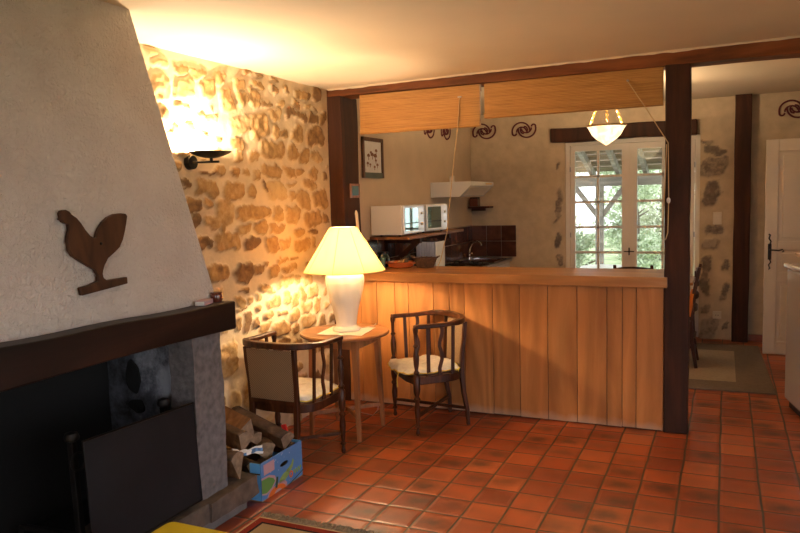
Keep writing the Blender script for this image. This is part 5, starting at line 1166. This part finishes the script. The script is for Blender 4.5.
def tree(x, y, h, r, z0, mat, label, nleaf=2600, seed=0, name='garden_tree', cat='tree'):
    T = thing(name, (x, y, -.12), label, cat, 'trees and shrubs outside the glazed doors'); rs = np.random.RandomState(seed + 40)
    B = MB(); top = h * .75
    B.tube([(x, y, -.12), (x + .1, y, top * .4), (x - .05, y + .1, top)], [.06 + .02 * h, .05 + .01 * h, .02], 8)
    for k in range(9):
        a = rs.uniform(0, 6.28); zz = rs.uniform(.25, .7) * top; l = r * rs.uniform(.5, .85)
        B.tube([(x, y, zz), (x + l * .5 * math.cos(a), y + l * .5 * math.sin(a), zz + l * .4), (x + l * math.cos(a), y + l * math.sin(a), zz + l * .6)], [.03, .02, .008], 6)
    B.build('trunk', M['trunk'], T)
    cs = [(rs.uniform(-.6, .6) * r, rs.uniform(-.6, .6) * r, rs.uniform(z0, h), rs.uniform(.25, .45) * r) for _ in range(26)]
    V = []; n = int(nleaf * 2.2)
    ci = rs.randint(0, 26, n); d = rs.normal(size=(n, 3)); d /= np.linalg.norm(d, axis=1)[:, None]; rad = rs.uniform(.35, 1, n) ** .5
    C0 = np.array([[c[0] + x, c[1] + y, c[2]] for c in cs])[ci] + d * (rad * np.array([c[3] for c in cs])[ci])[:, None]
    a = rs.normal(size=(n, 3)); a /= np.linalg.norm(a, axis=1)[:, None]; b = np.cross(a, rs.normal(size=(n, 3))); b /= np.linalg.norm(b, axis=1)[:, None]
    s = rs.uniform(.028, .062, n)[:, None]
    V = np.stack([C0 - a * s, C0 - b * s * .45, C0 + a * s, C0 + b * s * .45], 1).reshape(-1, 3) - np.array([x, y, -.12])
    me = bpy.data.meshes.new('foliage'); me.from_pydata(V.tolist(), [], np.arange(4 * n).reshape(-1, 4).tolist()); me.materials.append(mat)
    o = bpy.data.objects.new('foliage', me); COL.objects.link(o); o.parent = T
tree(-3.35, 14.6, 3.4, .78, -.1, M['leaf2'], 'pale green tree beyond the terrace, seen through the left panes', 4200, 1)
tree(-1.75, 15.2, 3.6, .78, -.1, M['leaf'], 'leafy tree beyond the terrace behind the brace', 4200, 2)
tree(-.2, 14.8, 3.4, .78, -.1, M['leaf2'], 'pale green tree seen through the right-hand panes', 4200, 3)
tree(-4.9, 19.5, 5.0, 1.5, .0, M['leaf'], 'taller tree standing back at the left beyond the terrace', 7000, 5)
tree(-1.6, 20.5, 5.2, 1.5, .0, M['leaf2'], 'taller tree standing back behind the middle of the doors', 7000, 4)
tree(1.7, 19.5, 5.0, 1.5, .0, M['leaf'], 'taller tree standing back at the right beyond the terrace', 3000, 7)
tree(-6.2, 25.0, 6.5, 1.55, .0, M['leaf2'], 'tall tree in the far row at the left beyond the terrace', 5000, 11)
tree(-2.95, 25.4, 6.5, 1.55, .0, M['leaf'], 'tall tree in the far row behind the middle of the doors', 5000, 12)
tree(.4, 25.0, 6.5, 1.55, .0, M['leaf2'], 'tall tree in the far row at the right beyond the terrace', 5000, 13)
tree(-2.35, 12.6, 1.0, .5, .1, M['leaf'], 'low green shrub in front of the terrace post', 1500, 6, 'garden_shrub', 'shrub')
# ------------------------------------------------------------------ daylight, camera, colour
wd = bpy.data.worlds.new('overcast_sky'); SC.world = wd; wd.use_nodes = True
bg = wd.node_tree.nodes['Background']; bg.inputs[0].default_value = (.95, .94, 1.0, 1); bg.inputs[1].default_value = SKY
def portal(loc, rot, sx, sy):
    l = bpy.data.lights.new('sky_portal', 'AREA'); l.shape = 'RECTANGLE'; l.size = sx; l.size_y = sy; l.cycles.is_portal = True
    o = bpy.data.objects.new('sky_portal', l); COL.objects.link(o); o.location = loc; o.rotation_euler = rot
portal((2.24, 1.4, 1.14), (0, PI / 2, 0), 2.1, 4.0)
portal((-.1, -2.05, 1.05), (PI / 2, 0, PI), 2.2, 2.1)
portal(((WX0 + WX1) / 2, 9.08, 1.17), (-PI / 2, 0, 0), 1.5, 2.3)
cd = bpy.data.cameras.new('camera'); cam = bpy.data.objects.new('camera', cd); COL.objects.link(cam); SC.camera = cam
cd.sensor_width = 36; cd.lens = 32.441; cd.clip_end = 200; cd.clip_start = .02
Rm = Matrix(((0.91163215, -0.0133896, 0.41078893), (0.41009355, 0.09623361, -0.90695224), (-0.02738798, 0.99526871, 0.09322064)))
cam.matrix_world = Matrix.Translation((0, 0, 1.70)) @ Rm.to_4x4()
vs = SC.view_settings; vs.view_transform = 'Standard'; vs.look = 'None'; vs.gamma = 1; vs.use_curve_mapping = False; vs.exposure = EXPO
SC.cycles.max_bounces = 8; SC.cycles.diffuse_bounces = 5; SC.cycles.transparent_max_bounces = 12; SC.cycles.caustics_reflective = False; SC.cycles.caustics_refractive = False
SC.cycles.sample_clamp_indirect = 6
